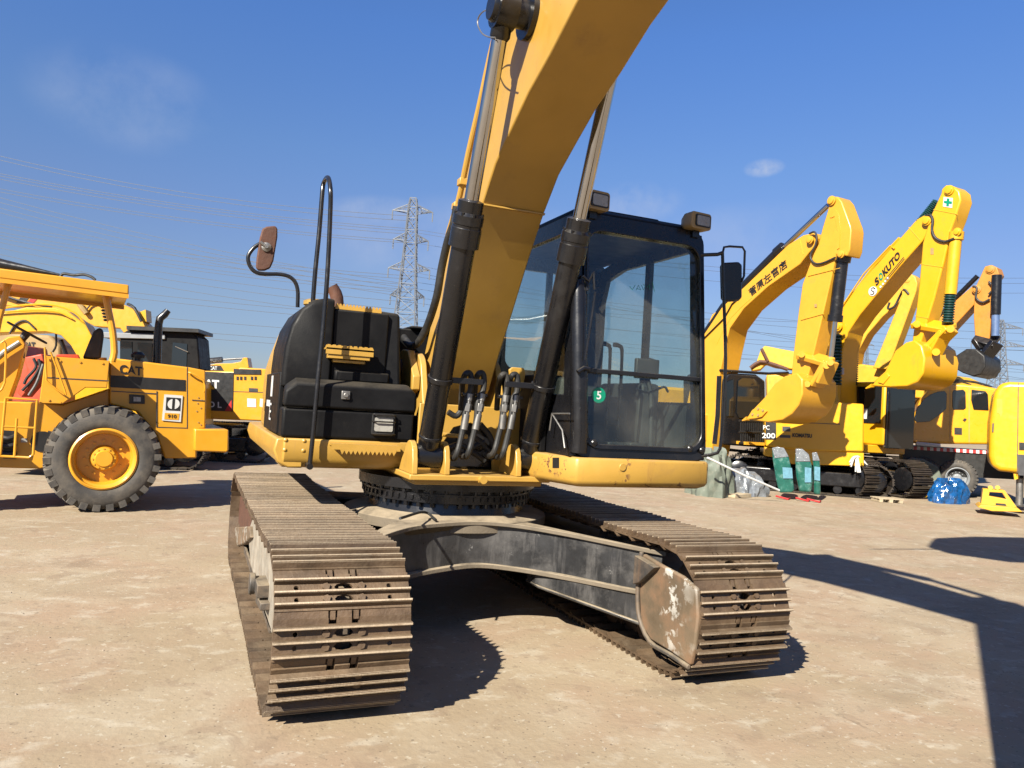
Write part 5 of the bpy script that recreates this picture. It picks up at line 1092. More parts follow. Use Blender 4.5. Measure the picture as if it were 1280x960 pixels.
belt(EC, (PC(1005, 602, .4).x, PC(1005, 602, .4).y), -38, 3.8, .6, .8); belt(EC, (PC(1005, 602, 2.4).x, PC(1005, 602, 2.4).y), -38, 3.8, .6, .8)
# ---- D : older yellow machine whose stick stands behind
PD = PV(16.0, 9, -72)
ED = thing('older_excavator', 'older yellow excavator with chipped paint, its stick standing upright behind the tall lettered boom', 'excavator', (16.3, 12.0, 0), GR)
part('boom', sheet(PD, [(1130, 350), (1138, 355), (1140, 364), (1128, 374), (1103, 396), (1084, 418), (1072, 440), (1066, 470), (1064, 500), (1040, 500), (1044, 462), (1054, 430), (1070, 404), (1092, 378), (1115, 360)], .3, .45), M['kom2'], ED, bevel=.02)
part('stick', sheet(PD, [(1091, 460), (1108, 418), (1127, 370), (1128, 352), (1132, 344), (1138, 342), (1144, 346), (1146.5, 354), (1145, 364), (1134, 395), (1119, 436), (1110, 462)], -.1, .4), M['kom2'], ED, bevel=.02)
mb = MB(); mb.tube([PD(1112, 378, .1), PD(1110, 386, .1), PD(1118, 383, .1), PD(1124, 372, .1), PD(1130, 362, -.1), PD(1136, 368, -.1)], .03, 8, 3); part('stick_hose', mb, M['rubber'], ED)
mb = MB(); mb.prism(PD.pts([(1060, 459), (1075, 455), (1100, 459), (1150, 466), (1180, 480), (1180, 500), (1062, 492)], .2), (2.0, 0, 0)); mb.box((15.0, 10.5, .9), (17.6, 14, 1.9)); part('house', mb, M['kom2'], ED, bevel=.04)
belt(ED, (15.3, 12.2), -90, 4., .6, .85); belt(ED, (17.3, 12.2), -90, 4., .6, .85)
PG = PV(*list(at_depth(960, 460, 21.))[:2], -40.)
EG = thing('folded_excavator', 'yellow excavator with rusty boom lying folded above the dark cab in the right row', 'excavator', tuple(Vector((PG(1000, 560).x, PG(1000, 560).y, 0))), GR)
part('boom', sheet(PG, [(938, 459), (946, 452), (951, 437), (956, 432), (975, 436), (1003, 441), (1040, 446), (1040, 470), (1000, 463), (970, 459), (958, 455), (951, 462), (940, 464)], 0, .5), M['kom2'], EG, bevel=.03)
mb = MB(); mb.tube([PG(938, 460, -.02), PG(950, 452, -.05), PG(965, 455, -.05), PG(985, 462, -.05)], .05, 8, 2); mb.tube([PG(952, 436, -.05), PG(960, 452, -.1)], .04, 8); part('boom_hose', mb, M['rust'], EG)
part('house', sheet(PG, [(958, 468), (1000, 466), (1050, 472), (1050, 545), (960, 540)], .2, 2.2), M['kom2'], EG, bevel=.05)
belt(EG, (PG(1005, 590, .4).x, PG(1005, 590, .4).y), -40, 3.8, .6, .8); belt(EG, (PG(1005, 590, 2.4).x, PG(1005, 590, 2.4).y), -40, 3.8, .6, .8)
# ---- B : tallest boom with spring sleeves
PB = PV(12.95, 7.6, -84); nB = Vector(PB.n)
EB = thing('sleeved_excavator', 'bright yellow excavator with tallest boom, green spring sleeves, and round sign lettering on the boom', 'excavator', (13.2, 9.2, 0), GR)
BB = part('boom', sheet(PB, [(1036, 560), (1024, 480), (1030, 425), (1040, 398), (1052, 380), (1115, 309), (1148, 273), (1157, 268), (1164, 271), (1164, 282), (1153, 301), (1123, 335), (1075, 393), (1060, 415), (1053, 440), (1050, 482), (1046, 530), (1044, 562)], 0, .60), M['kom'], EB, bevel=.02)
o_ = lambda a, b: PB(a, b, -.012)
stk_ = sheet(PB, [(1085, 373), (1088, 352), (1127, 313), (1131, 321), (1099, 357), (1092, 371)], -.008, .004)
def seg(txt, f0, f1, m_):
    p0 = Vector(o_(1095.5, 358)); p1 = Vector(o_(1126, 321)); up = Vector(o_(1092.5, 350))-p0; d = p1-p0
    return writing('boom_lettering', txt, m_, BB, p0+d*f0, d*(f1-f0), up, .002, bold=.04)
seg('S', 0, .14, M['black']); seg('O', .16, .31, M['green']); seg('KUTO', .33, 1., M['black'])
for k in (0, 1):
    mb = MB(); a = o_(1106+k*1.2, 350+k*1.6); b = o_(1129.5+k*1.0, 321.5+k*1.8); mb.bar(a, b, .01, .016, (1, 0, 0)); part('boom_stripe', mb, M['greyedge'], BB)
for k in range(4):
    mb = MB(); a = o_(1100+k*3.0, 359.5-k*3.6); b = o_(1101.6+k*3.0, 357.6-k*3.6); mb.bar(a, b, .01, .05, (0, 0, 1)); part('boom_mark', mb, M['white'], BB)
c0 = Vector(o_(1091, 364)); mb = MB(); mb.cyl(c0, c0-nB*.004, .115, n=32); DS = part('boom_disc', mb, M['white'], BB)
mb = MB(); mb.tube([c0-nB*.008+Vector((0, y*.075, z*.085)) for y, z in ((-.9, .6), (-.2, 1.), (.6, .6), (.2, .1), (-.3, -.1), (-.6, -.6), (.2, -1.), (.9, -.6))], .010, 6, 3); part('disc_swirl', mb, M['black'], DS)
mb = MB(); mb.tube([PB(1048, 390, -.03), PB(1080, 342, -.03), PB(1113, 307, -.03), PB(1118, 311, -.03)], .02, 6); mb.tube([PB(1055, 384, .3), PB(1095, 330, .2), PB(1125, 298, .15)], .05, 8); part('boom_pipe', mb, M['kom'], BB)
SB = part('stick', sheet(PB, [(1140, 426), (1143, 404), (1148.6, 355), (1153, 304), (1163, 270), (1170, 255), (1176, 242), (1177, 236), (1182.5, 231), (1192, 233), (1199, 239), (1201, 250), (1194, 272), (1188, 288), (1180, 325), (1168, 372), (1158, 404), (1152, 424), (1146, 440)], -.05, .44), M['kom'], EB, bevel=.03)
part('cross_sign', sheet(PB, [(1179.5, 246), (1191, 247.5), (1190, 260), (1178.5, 258)], -.06, .008), M['white'], SB)
part('green_cross', sheet(PB, [(1183.6, 247.8), (1186.8, 248.2), (1186.5, 251.3), (1190, 251.8), (1189.6, 255), (1186.2, 254.6), (1185.9, 258), (1182.7, 257.6), (1183, 254.3), (1179.7, 253.8), (1180, 250.8), (1183.3, 251.1)], -.065, .006), M['green'], SB)
mb = MB(); mb.tube([PB(1157, 270, -.05), PB(1163, 269, -.08), PB(1166, 276, -.08), PB(1165, 288, -.08), PB(1170, 298, -.08), PB(1181, 302, -.08), PB(1193, 298, -.08)], .03, 8, 3); part('stick_hose', mb, M['rubber'], SB)
def coil(parent, a, b, r, n=14, m_=None):
    a = Vector(a); b = Vector(b); d = (b-a)/n; mb = MB(); prof = []; L = d.length
    for k in range(n): prof += [(k*L, r*.72), (k*L+L*.35, r), (k*L+L*.65, r)]
    prof.append((n*L, r*.72)); mb.lathe(a, d, prof, 16); return part('spring_sleeve', mb, m_ or M['spring'], parent)
coil(EB, PB(1172, 252, .15), PB(1150, 279, .15), .11, 14); mb = MB(); mb.tube([PB(1152, 276, .15), PB(1121, 311, .15)], .10, 12); part('stick_cylinder', mb, M['kom'], EB)
mb = MB(); mb.tube([PB(1195, 296, .05), PB(1188, 368, .05)], .125, 14); mb.tube([PB(1196, 290, .05), PB(1195, 300, .05)], .15, 12); part('bucket_cylinder', mb, M['kom'], EB)
coil(EB, PB(1188, 366, .05), PB(1184.5, 404, .05), .12, 12)
mb = MB()
for a, b, w_ in (((1145, 404), (1189, 411), .12), ((1189, 411), (1160, 440), .13), ((1183, 414), (1166, 446), .10)): mb.bar(PB(*a, .05), PB(*b, .05), .4, w_, (0, -1, 0))
part('bucket_linkage', mb, M['kom'], EB, bevel=.02)
for q in ((1146, 405), (1188, 411), (1170, 440), (1157, 434)):
    mb = MB(); mb.cyl(PB(*q, -.25), PB(*q, .45), .08, n=16); part('linkage_pin', mb, M['kom'], EB)
bk = MB(); bk.prism(PB.pts([(1089, 482.5), (1095, 474), (1106, 464), (1114, 448), (1119, 438), (1132, 428), (1143, 425), (1152, 432), (1156, 448), (1154, 466), (1147, 477), (1134, 483), (1112, 484)], -.45), nB*1.25); BKB = part('bucket', bk, M['kom'], EB, bevel=.03)
for k in range(4):
    off = -.25+k*.26; mb = MB(); mb.tube([PB(1156.5, 446, off), PB(1156, 462, off), PB(1149, 475, off), PB(1138, 482.5, off), PB(1122, 485, off)], .025, 6, 2); part('wear_strip', mb, M['kom'], BKB)
part('bucket_plate', sheet(PB, [(1097, 478), (1108, 466), (1112, 470), (1104, 480)], -.48, .04), M['kom'], BKB, bevel=.008)
# house, deck, cab of B
mb = MB(); mb.box((11.75, 8.05, 1.02), (14.6, 12.2, 1.22)); mb.box((12.0, 9.4, 1.22), (13.4, 12., 1.8)); part('deck', mb, M['kom'], EB, bevel=.02)
mb = MB(); mb.box((11.8, 10.6, 1.22), (14.6, 12.4, 2.2)); part('engine_cover', mb, M['kom'], EB, bevel=.08)
PBc = PY(7.7)
cx0, cx1 = 13.62, 14.62
mb = MB(); mb.box((cx0, 7.85, 1.22), (cx1, 9.6, 2.78)); CB_ = part('cab', mb, M['kom'], EB, bevel=.05)
mb = MB(); mb.box((cx0+.04, 7.80, 1.16), (cx1-.03, 7.90, 2.68)); part('front_window', mb, M['darkglass'], CB_, bevel=.02)
mb = MB(); mb.box((cx0-.02, 7.95, 1.75), (cx0+.02, 9.4, 2.66)); part('side_window', mb, M['darkglass'], CB_)
mb = MB(); mb.box((cx0-.03, 8.35, 1.85), (cx0-.022, 8.6, 2.1)); part('window_paper', mb, M['white'], CB_)
for x, y1, y2, y3 in ((1044.5, 418, 482, 560), (1065, 440, 482, 562)):
    P_ = PX(12.78 if x < 1050 else 13.58)
    a, b, c_ = P_(x+1, y1), P_(x+.3, y2), P_(x+1, y3); coil(EB, a, b, .14, 16); mb = MB(); mb.tube([b, c_], .12, 14); part('boom_cylinder', mb, M['kom'], EB)
mb = MB(); PBh = PY(7.9)
for k, (x, y) in enumerate(((1053, 545), (1057, 550), (1061, 546), (1065, 552))): mb.tube([PBh(x, y, 0), PBh(x+3, y+15, -.1), PBh(x+7, y+20, -.1), PBh(x+8, y+2, 0)], .025, 6, 3)
part('hydraulic_hose', mb, M['steel'], EB)
tb = [belt(EB, (12.62, 9.15), -90, 4.1, .62, .9), belt(EB, (14.15, 9.15), -90, 4.1, .62, .9)]
# ---- E : orange brown excavator, black bucket
PE_ = PV(18.6, 10, -72); nE = Vector(PE_.n)
EE = thing('orange_excavator', 'orange brown excavator with black bucket raised behind the crane truck', 'excavator', (18.9, 12.6, 0), GR)
part('boom', sheet(PE_, [(1110, 520), (1128, 470), (1146, 436), (1164, 409), (1193, 377), (1217, 356), (1222, 362), (1218, 380), (1193, 407), (1172, 430), (1152, 462), (1136, 520)], 0, .5), M['orange'], EE, bevel=.02)
part('stick', sheet(PE_, [(1219, 430), (1217, 395), (1218, 362), (1226, 344), (1231, 333), (1239, 331), (1246, 334), (1249, 343), (1243, 352), (1240, 372), (1237, 425), (1229, 436)], -.05, .45), M['orange'], EE, bevel=.02)
mb = MB(); mb.tube([PE_(1175, 396, .2), PE_(1200, 367, .2), PE_(1222, 345, .2)], .07, 10); part('stick_cylinder', mb, M['blackmetal'], EE)
mb = MB(); mb.tube([PE_(1246, 344, -.1), PE_(1244.5, 393, -.1)], .13, 12); part('bucket_cylinder', mb, M['blackmetal'], EE)
mb = MB(); mb.tube([PE_(1244.5, 393, -.1), PE_(1244, 420, -.1)], .10, 12); part('cylinder_sleeve', mb, mat('blue_grey_sleeve', (.10, .17, .34), .5, var=.3), EE)
mb = MB(); mb.tube([PE_(1216, 358, -.1), PE_(1221, 360, -.12), PE_(1220, 372, -.12), PE_(1228, 378, -.12), PE_(1237, 374, -.12)], .03, 8, 3); mb.tube([PE_(1236, 352, -.1), PE_(1242, 360, -.12), PE_(1236, 368, -.12)], .03, 8, 3); part('stick_hose', mb, M['rubber'], EE)
mb = MB()
for a, b in (((1219, 421), (1246, 428)), ((1246, 428), (1232, 446)), ((1222, 424), (1230, 436))): mb.bar(PE_(*a), PE_(*b), .45, .14, (0, -1, 0))
part('bucket_linkage', mb, M['blackmetal'], EE, bevel=.02)
mb = MB(); mb.prism(PE_.pts([(1182, 453.5), (1200, 441), (1208, 436), (1220, 436), (1231, 445), (1232, 458), (1226, 468), (1216, 470.5), (1203, 466)], -.5), nE*1.3); part('bucket', mb, M['black'], EE, bevel=.03)
mb = MB(); mb.box((17.5, 12.5, 1.0), (20.3, 16, 2.2)); part('house', mb, M['orange'], EE, bevel=.08)
belt(EE, (17.9, 13.6), -90, 4.1, .6, .9); belt(EE, (19.9, 13.6), -90, 4.1, .6, .9)
# ---- crane truck
PT = PV(*list(at_depth(1190, 612, 19.6))[:2], -47.); nT = Vector(PT.n)
g0 = PT(1190, 616)
TR = thing('crane_truck', 'orange truck crane cabin with three dark windows above a red and white striped truck bed', 'crane truck', (g0.x, g0.y+1.2, 0))
CT = part('crane_cabin', sheet(PT, [(1136, 554), (1136, 538), (1142, 519), (1150, 500), (1162, 485), (1176, 478.5), (1205, 480), (1234, 483), (1262, 489), (1262, 556), (1180, 555)], 0, 2.2), M['crane'], TR, bevel=.06, seg=3)
part('cabin_window', sheet(PT, [(1142.5, 524), (1145, 514), (1149, 507), (1155, 499), (1163, 493), (1173, 489.5), (1181, 489), (1183.5, 492), (1183, 511), (1173, 519.5), (1162, 527), (1146, 528)], -.02, .04), M['darkglass'], CT, bevel=.008)
part('cabin_window', sheet(PT, [(1192, 488), (1204, 487), (1207, 490), (1207.5, 510), (1205, 512), (1192, 512), (1190.5, 509), (1190.5, 491)], -.02, .04), M['darkglass'], CT, bevel=.008)
part('cabin_window', sheet(PT, [(1214.5, 487), (1232, 489), (1235, 493), (1236, 513), (1217, 512), (1214, 500)], -.02, .04), M['darkglass'], CT, bevel=.008)
for x in (1187, 1211): part('door_seam', sheet(PT, [(x, 484), (x+.8, 484), (x+.8, 553), (x, 553)], -.004, .01), M['tantank'], CT)
part('cabin_badge', sheet(PT, [(1193, 534.5), (1202.5, 535), (1202.5, 543.5), (1193, 543)], -.01, .02), M['black'], CT)
part('door_handle', sheet(PT, [(1203.5, 525), (1206, 522.5), (1208.5, 524), (1206, 527)], -.02, .03), M['black'], CT)
mb = MB(); mb.tube([PT(1178, 478, .5), PT(1195, 475.5, .5), PT(1220, 478, .5), PT(1240, 484, .5)], .03, 6, 2); mb.tube([PT(1185, 479, .4), PT(1200, 477, .4), PT(1214, 481, .4)], .02, 6, 2); part('roof_rail', mb, M['blackmetal'], CT)
part('truck_bed', sheet(PT, [(1128, 557), (1280, 567), (1280, 600), (1130, 592)], .1, 2.3), M['black'], TR)
for k in range(13):
    x = 1134+k*8.2; part('reflector', sheet(PT, [(x, 557.3+k*.50), (x+4.1, 557.5+k*.50), (x+4.1, 561.7+k*.50), (x, 561.4+k*.50)], .06, .03), M['redw'], TR)
    part('reflector', sheet(PT, [(x+4.1, 557.5+k*.50), (x+8.2, 557.8+k*.50), (x+8.2, 562+k*.50), (x+4.1, 561.7+k*.50)], .06, .03), M['white'], TR)
part('step_box', sheet(PT, [(1145, 552), (1165, 554), (1176, 555), (1176, 559), (1145, 557)], -.1, .3), M['white'], TR, bevel=.02)
for q in ((1197, 598), (1153, 594)):
    c_ = PT(q[0], q[1], -.02); R_ = .47
    wheel(TR, c_, nT, R_, .34, .26, M['tyre'], M['greyroof'], lugs=30)
    wheel(TR, c_+nT*2., nT, R_, .34, .26, M['tyre'], M['greyroof'], lugs=30)
part('mudguard_tarp', sheet(PT, [(1128, 578), (1140, 572), (1155, 574), (1172, 583), (1178, 598), (1176, 612), (1165, 600), (1150, 585), (1132, 588)], -.25, .2), M['tarp'], TR, bevel=.03)
# ---- F : tall rounded machine at the right edge
PF = PV(*list(at_depth(1262, 632, 16.2))[:2], -53.); nF = Vector(PF.n)
EF = thing('rounded_machine', 'bright yellow rounded machine body on a steel leg, cut by the right picture edge', 'machine', tuple(Vector((PF(1330, 630).x, PF(1330, 630).y+.8, 0))))
BF = part('body', sheet(PF, [(1236, 570), (1237, 527), (1243, 490), (1250, 479.5), (1262, 477), (1400, 482), (1400, 600), (1275, 592), (1249, 589), (1239, 583)], 0, 1.8), M['kom'], EF, bevel=.10, seg=4)
part('body_seam', sheet(PF, [(1272.5, 478.5), (1273.5, 478.5), (1272, 591), (1271, 591)], -.006, .01), M['greyedge'], BF)
part('grey_panel', sheet(PF, [(1271, 568), (1400, 575), (1400, 602), (1273, 594)], -.012, .1), M['greyedge'], BF)
part('body_grille', sheet(PF, [(1274, 553), (1290, 554), (1290, 563), (1274, 562)], -.02, .03), M['black'], BF)
part('body_recess', sheet(PF, [(1246, 499), (1253, 499), (1253, 517), (1251, 522), (1249, 517), (1246, 516)], -.006, .01), M['kom2'], BF)
part('body_latch', sheet(PF, [(1240.5, 529), (1242.5, 529), (1242, 540), (1240, 540)], -.012, .02), M['greyedge'], BF)
mb = MB(); mb.cyl(PF(1275, 598, .3), PF(1274, 631, .3), .07, n=16); mb.box(tuple(Vector(PF(1274, 632, .3))-Vector((.2, .2, .0))), tuple(Vector(PF(1274, 632, .3))+Vector((.2, .2, .03)))); part('support_leg', mb, M['steel'], EF)
mb = MB(); mb.prism(PF.pts([(1267, 592), (1274, 590), (1274, 598), (1268, 600)], .1), nF*.3); part('leg_bracket', mb, M['kom'], EF)
mb = MB(); mb.prism(PF.pts([(1300, 590), (1420, 596), (1420, 640), (1300, 632)], .2), nF*1.4); part('undercarriage', mb, M['black'], EF)

# ---- things lying in front of the right hand row
def blanket(name, c, r, h, m_, label, cat, seed=1, n=34, sx=1., sy=1.):
    rnd = random.Random(seed); ph = [rnd.uniform(0, 6.28) for _ in range(8)]; mb = MB(); rings = []
    n = 60
    for k in range(15):
        t = k/14; rr = r*(1-.50*t**1.8) if t < 1 else r*.05; z = h*math.sin(t*math.pi/2)**.9
        ring_ = []
        for i in range(n):
            a = 2*math.pi*i/n; q = 1+.13*math.sin(3*a+ph[0])+.09*math.sin(5*a+ph[1]+t*5)+.06*math.sin(11*a+ph[2]-t*9)+.03*math.sin(23*a+ph[4]+t*6)+rnd.uniform(-.015, .015)
            ring_.append((c[0]+sx*rr*q*math.cos(a), c[1]+sy*rr*q*math.sin(a), max(0, z*(1+.12*math.sin(2*a+ph[3])+.06*math.sin(7*a+ph[5]+t*3)))))
        rings.append(ring_)
    mb.lofts(rings); return solo(name, mb, m_, label, cat, smooth=28)
g = PZ(0)
p = g(898, 622); blanket('tarpaulin_heap', (p.x+.1, p.y+.4), .50, .88, M['tarp'], 'grey green tarpaulin heap standing right beside the big excavator cab sill', 'tarpaulin', 3, sx=.9, sy=.9)
p = g(940, 622); blanket('wrapped_pile', (p.x+.1, p.y+.5), .52, .52, M['film'], 'low pile wrapped in clear grey plastic on the ground next to the tarpaulin heap', 'pile', 5, sx=1.0, sy=.8)
mb = MB(); mb.tube([at_depth(884, 572, 15.2), at_depth(930, 594, 15.3), at_depth(974, 613, 15.6)], .022, 8); solo('white_pole', mb, M['rope'], 'thin white pole leaning across the tarpaulin and the plastic wrapped pile', 'pole')
mb = MB(); a = g(925, 622); mb.box((a.x-.3, a.y-.05, 0), (a.x+.3, a.y+.3, .08), .3); solo('brown_block', mb, M['wood'], 'small brown wooden block under the plastic wrapped pile', 'block', bevel=.01)
PP = PV(*list(at_depth(990, 617, 16.2))[:2], -42.); nP = Vector(PP.n)
def panel(pts, lab, off):
    A = [PP(x, y, off) for x, y in pts]
    c_ = sum(A, Vector())/len(A)
    mb = MB(); mb.prism(A, nP*.16); o = solo('wrapped_bundle', mb, M['greenfilm'], lab, 'panel', 'plastic wrapped green panels by the tracks', bevel=.05, seg=3)
    return o
o = panel([(965, 560), (972, 558.5), (980, 560), (986, 571), (990, 590), (993, 613), (990, 616), (974, 616), (970, 600), (966, 575)], 'widest green plastic wrapped panel, left of the three by the tracks', 0)
part('label_sheet', sheet(PP, [(978, 584), (990, 585), (991, 598), (979, 598)], -.03, .01), M['bluelabel'], o)
part('grey_cap', sheet(PP, [(965, 560), (972, 558.5), (980, 560), (986, 571), (968, 573)], -.012, .06), M['film'], o, bevel=.01)
o = panel([(995, 561), (1003, 561), (1011, 568), (1015, 582), (1016, 602), (1014, 616), (999, 615), (995, 595), (994, 575)], 'middle green plastic wrapped panel with grey top by the tracks', .15)
part('label_sheet', sheet(PP, [(1006, 584), (1014, 585), (1014, 603), (1006, 603)], .12, .01), M['bluelabel'], o)
part('grey_cap', sheet(PP, [(994.5, 561), (1003, 561), (1011, 568), (1013, 577), (995, 577)], .135, .06), M['film'], o, bevel=.01)
o = panel([(1015, 566), (1021, 565), (1025, 576), (1026, 600), (1026, 619), (1017, 618), (1017, 590)], 'narrowest green plastic wrapped panel, right of the three by the tracks', .4)
part('label_sheet', sheet(PP, [(1018, 583), (1025, 584), (1025, 601), (1018, 600)], .37, .01), M['bluelabel'], o)
part('grey_cap', sheet(PP, [(1015, 566), (1021, 565), (1025, 576), (1016, 576)], .385, .06), M['film'], o, bevel=.01)
for k, (x, y) in enumerate(((981, 618), (1006, 619), (1020, 620))):
    q = PP(x, y, .05); mb = MB(); mb.tube([(q.x-.15, q.y+.1, .06), (q.x, q.y-.1, .02), (q.x+.18, q.y+.05, .02)], .02, 6)
    solo('red_strap', mb, M['redw'], ['red strap on the ground at the foot of the widest wrapped panel', 'red strap on the ground at the foot of the middle wrapped panel', 'red strap on the ground at the foot of the narrowest wrapped panel'][k], 'strap', 'red straps by the wrapped panels')
rn = random.Random(9); c_ = Vector((13.35, 7.55, 1.05)); mb = MB()
q0 = PY(7.3)(1072, 573)
for k in range(9):
    a = rn.uniform(-2.9, -.2); mb.tube([q0+Vector((0, 0, .05)), q0+Vector((.14*math.cos(a), 0, .10*math.sin(a)+.05)), q0+Vector((.30*math.cos(a), -.05, .30*math.sin(a)-.02))], .018, 6, 3)
solo('strap_bundle', mb, M['rope'], 'tied bundle of white straps hanging in front of the yellow deck between the tracks', 'strap bundle')
p = g(1202, 631); blanket('blue_bundle', (p.x, p.y+.35), .45, .50, M['bluefilm'], 'crumpled blue plastic wrapped bundle on the ground in front of the truck wheel', 'bundle', 11, sx=1.05, sy=.7)
PQ = PV(*list(at_depth(1250, 636, 15.8))[:2], -50.); nQ = Vector(PQ.n)
cpl = thing('coupler_frame', 'yellow steel coupler frame with open middle lying on the ground right of the blue bundle', 'attachment', tuple(Vector((PQ(1248, 637).x, PQ(1248, 637).y+.2, 0))))
mb = MB(); ring(mb, PQ.pts([(1226, 633), (1229, 611), (1256, 613), (1273, 637)]), PQ.pts([(1236, 620), (1237, 615), (1253, 616), (1258, 624)]), nQ*.3); part('frame', mb, M['kom2'], cpl, bevel=.012)
mb = MB(); mb.prism(PQ.pts([(1222, 634), (1226, 631), (1272, 635), (1278, 640), (1240, 639)], -.3), nQ*.75); part('base_plate', mb, M['kom2'], cpl, bevel=.01)
mb = MB(); mb.prism(PQ.pts([(1245, 629), (1257, 630), (1260, 636), (1244, 635)], -.05), nQ*.1); part('slot', mb, M['black'], cpl)
for x in (1238, 1247):
    mb = MB(); mb.cyl(PQ(x, 609.5, 0), PQ(x, 609.5, .3), .045, n=12); part('hook_pin', mb, M['kom2'], cpl)
q = g(1172, 624); mb = MB(); mb.lofts([[(q.x-.20+.1, q.y+.2, 0), (q.x+.20, q.y, 0), (q.x+.30, q.y+.3, 0), (q.x-.05, q.y+.45, 0)], [(q.x-.16+.1, q.y+.22, .13), (q.x+.16, q.y+.04, .13), (q.x+.25, q.y+.28, .13), (q.x-.03, q.y+.4, .13)], [(q.x-.05, q.y+.26, .24), (q.x+.08, q.y+.12, .24), (q.x+.14, q.y+.24, .24), (q.x, q.y+.33, .24)]]); solo('yellow_foot_block', mb, M['kom2'], 'small yellow cast block on the ground between the dark tracks and blue bundle', 'block', bevel=.02)
q = g(1118, 629); pal = thing('wooden_pallet', 'pale wooden pallet piece lying flat on the ground in front of the dark tracks', 'pallet', (q.x, q.y+.2, 0))
d1 = Vector(RT)*1; d1.z = 0; d1.normalize(); d2 = Vector((-d1.y, d1.x, 0))
mb = MB()
for k in (0, 1, 2): mb.obox(Vector((q.x, q.y+.2, .04))+d1*(-.22+.22*k), d1, d2, (0, 0, 1), .04, .2, .035)
part('pallet_blocks', mb, M['wood'], pal)
mb = MB()
for k in (-.15, 0, .15): mb.obox(Vector((q.x, q.y+.2, .085))+d2*k, d1, d2, (0, 0, 1), .28, .055, .01)
part('pallet_boards', mb, M['wood'], pal)

# =================================================================== pylons and power lines
def pylon(name, lab, px, ptop, D, pbase, wtop, arms, rr):
    P_ = PV(*list(at_depth(px, 480, D))[:2], -math.degrees(YAW)); top = P_(px, ptop); base = Vector((top.x, top.y, 0)); H = top.z
    d1 = Vector((math.cos(-YAW), math.sin(-YAW), 0)); d2 = Vector((-d1.y, d1.x, 0)); Z = Vector((0, 0, 1))
    root = thing(name, lab, 'pylon', tuple(base), 'electricity pylons on the skyline')
    mb = MB()
    def hw(z): t = z/H; return wtop*.5*(1+(1-t)**1.5*3.2) if t < .98 else wtop*.35
    N = 15; zs = [H*(1-(1-k/N)**1.15) for k in range(N+1)]
    def cor(z): h = hw(z); return [base+d1*(h*a)+d2*(h*b)+Z*z for a, b in ((-1, -1), (1, -1), (1, 1), (-1, 1))]
    for k in range(N):
        A, B = cor(zs[k]), cor(zs[k+1])
        for i in range(4):
            j = (i+1) % 4
            mb.tube([A[i], B[i]], rr*1.5, 4); mb.tube([A[i], B[j]], rr*.8, 4); mb.tube([A[j], B[i]], rr*.8, 4); mb.tube([B[i], B[j]], rr*.8, 4)
    part('tower', mb, M['pylon'], root)
    for zf, ln in arms:
        z = H*zf; h = hw(z)
        for sg in (-1, 1):
            mb = MB(); tip = base+d1*(sg*ln)+Z*(z+.5)
            for b in (-1, 1):
                p0 = base+d1*(sg*h)+d2*(b*h)+Z*z; p1 = base+d1*(sg*h)+d2*(b*h)+Z*(z+2.2); mb.tube([p0, tip], rr, 4); mb.tube([p1, tip], rr, 4)
                for f_ in (.3, .6): mb.tube([p0+(tip-p0)*f_, p1+(tip-p1)*(f_-.12)], rr*.7, 4); mb.tube([p0+(tip-p0)*f_, p1+(tip-p1)*(f_+.15)], rr*.7, 4)
            mb.tube([tip, tip-Z*3.0], rr*1.3, 5)
            part('cross_arm', mb, M['pylon'], root)
    return root
pylon('electricity_pylon', 'nearer lattice pylon rising between grab rail and boom of the big excavator', 517, 248, 235., 388, 2.6, ((.93, 6.2), (.79, 5.4), (.65, 6.4), (.52, 5.2)), .15)
pylon('electricity_pylon', 'faint distant lattice pylon low at the right behind the black bucket', 1250, 400, 330., 480, 2.6, ((.93, 10), (.78, 12), (.63, 11)), .15)
pylon('electricity_pylon', 'smallest faint pylon low between the two lettered booms', 1082, 424, 620., 480, 3., ((.93, 7), (.75, 9)), .16)
def wire(L, D, r, sag=3.0):
    P_ = PV(*list(at_depth(500, 300, D))[:2], -22.5)
    a, b = L; A = P_(*a); B = P_(*b); P = []
    for k in range(17):
        t = k/16; P.append(A+(B-A)*t-Vector((0, 0, sag*4*t*(1-t))))
    mb = MB(); mb.tube(P, r, 4)
    return mb
WL = [((0, 217), (515, 286), 2), ((0, 220), (515, 289), 2), ((0, 224), (515, 293), 2), ((0, 236), (515, 301), 2), ((0, 240), (515, 304), 2), ((0, 195), (515, 270), 3), ((0, 200), (515, 276), 3),
      ((0, 247), (515, 356), 2), ((0, 253), (515, 361), 2), ((0, 260), (515, 366), 2), ((0, 266), (515, 372), 2), ((0, 280), (515, 345), 2), ((0, 284), (515, 349), 2), ((0, 290), (515, 356), 2),
      ((0, 294), (515, 362), 2), ((0, 298), (515, 366), 2), ((0, 303), (515, 378), 2), ((0, 310), (515, 388), 2), ((0, 318), (515, 400), 2),
      ((0, 345), (515, 398), 1), ((0, 352), (515, 405), 1), ((0, 376), (515, 420), 1), ((0, 392), (515, 432), 1), ((0, 398), (515, 440), 1),
      ((515, 286), (1400, 345), 6), ((515, 290), (1400, 352), 6), ((515, 303), (1400, 364), 6), ((515, 345), (1400, 420), 4), ((515, 352), (1400, 430), 4), ((515, 360), (1400, 442), 4), ((515, 372), (1400, 400), 4), ((515, 378), (1400, 462), 3), ((515, 388), (1400, 440), 3), ((515, 398), (1400, 470), 3), ((515, 400), (1400, 480), 3), ((515, 425), (1400, 458), 2), ((515, 340), (1400, 478), 2), ((515, 330), (1400, 492), 2)]
for k, (a, b, sg) in enumerate(WL):
    solo('power_line', wire((a, b), 235 if b[0] < 600 else 250, .078 if a[0] < 500 else .055, sg), M['wire'], 'thin dark power line sagging across the lower sky between the pylons', 'power line', 'power lines across the sky')
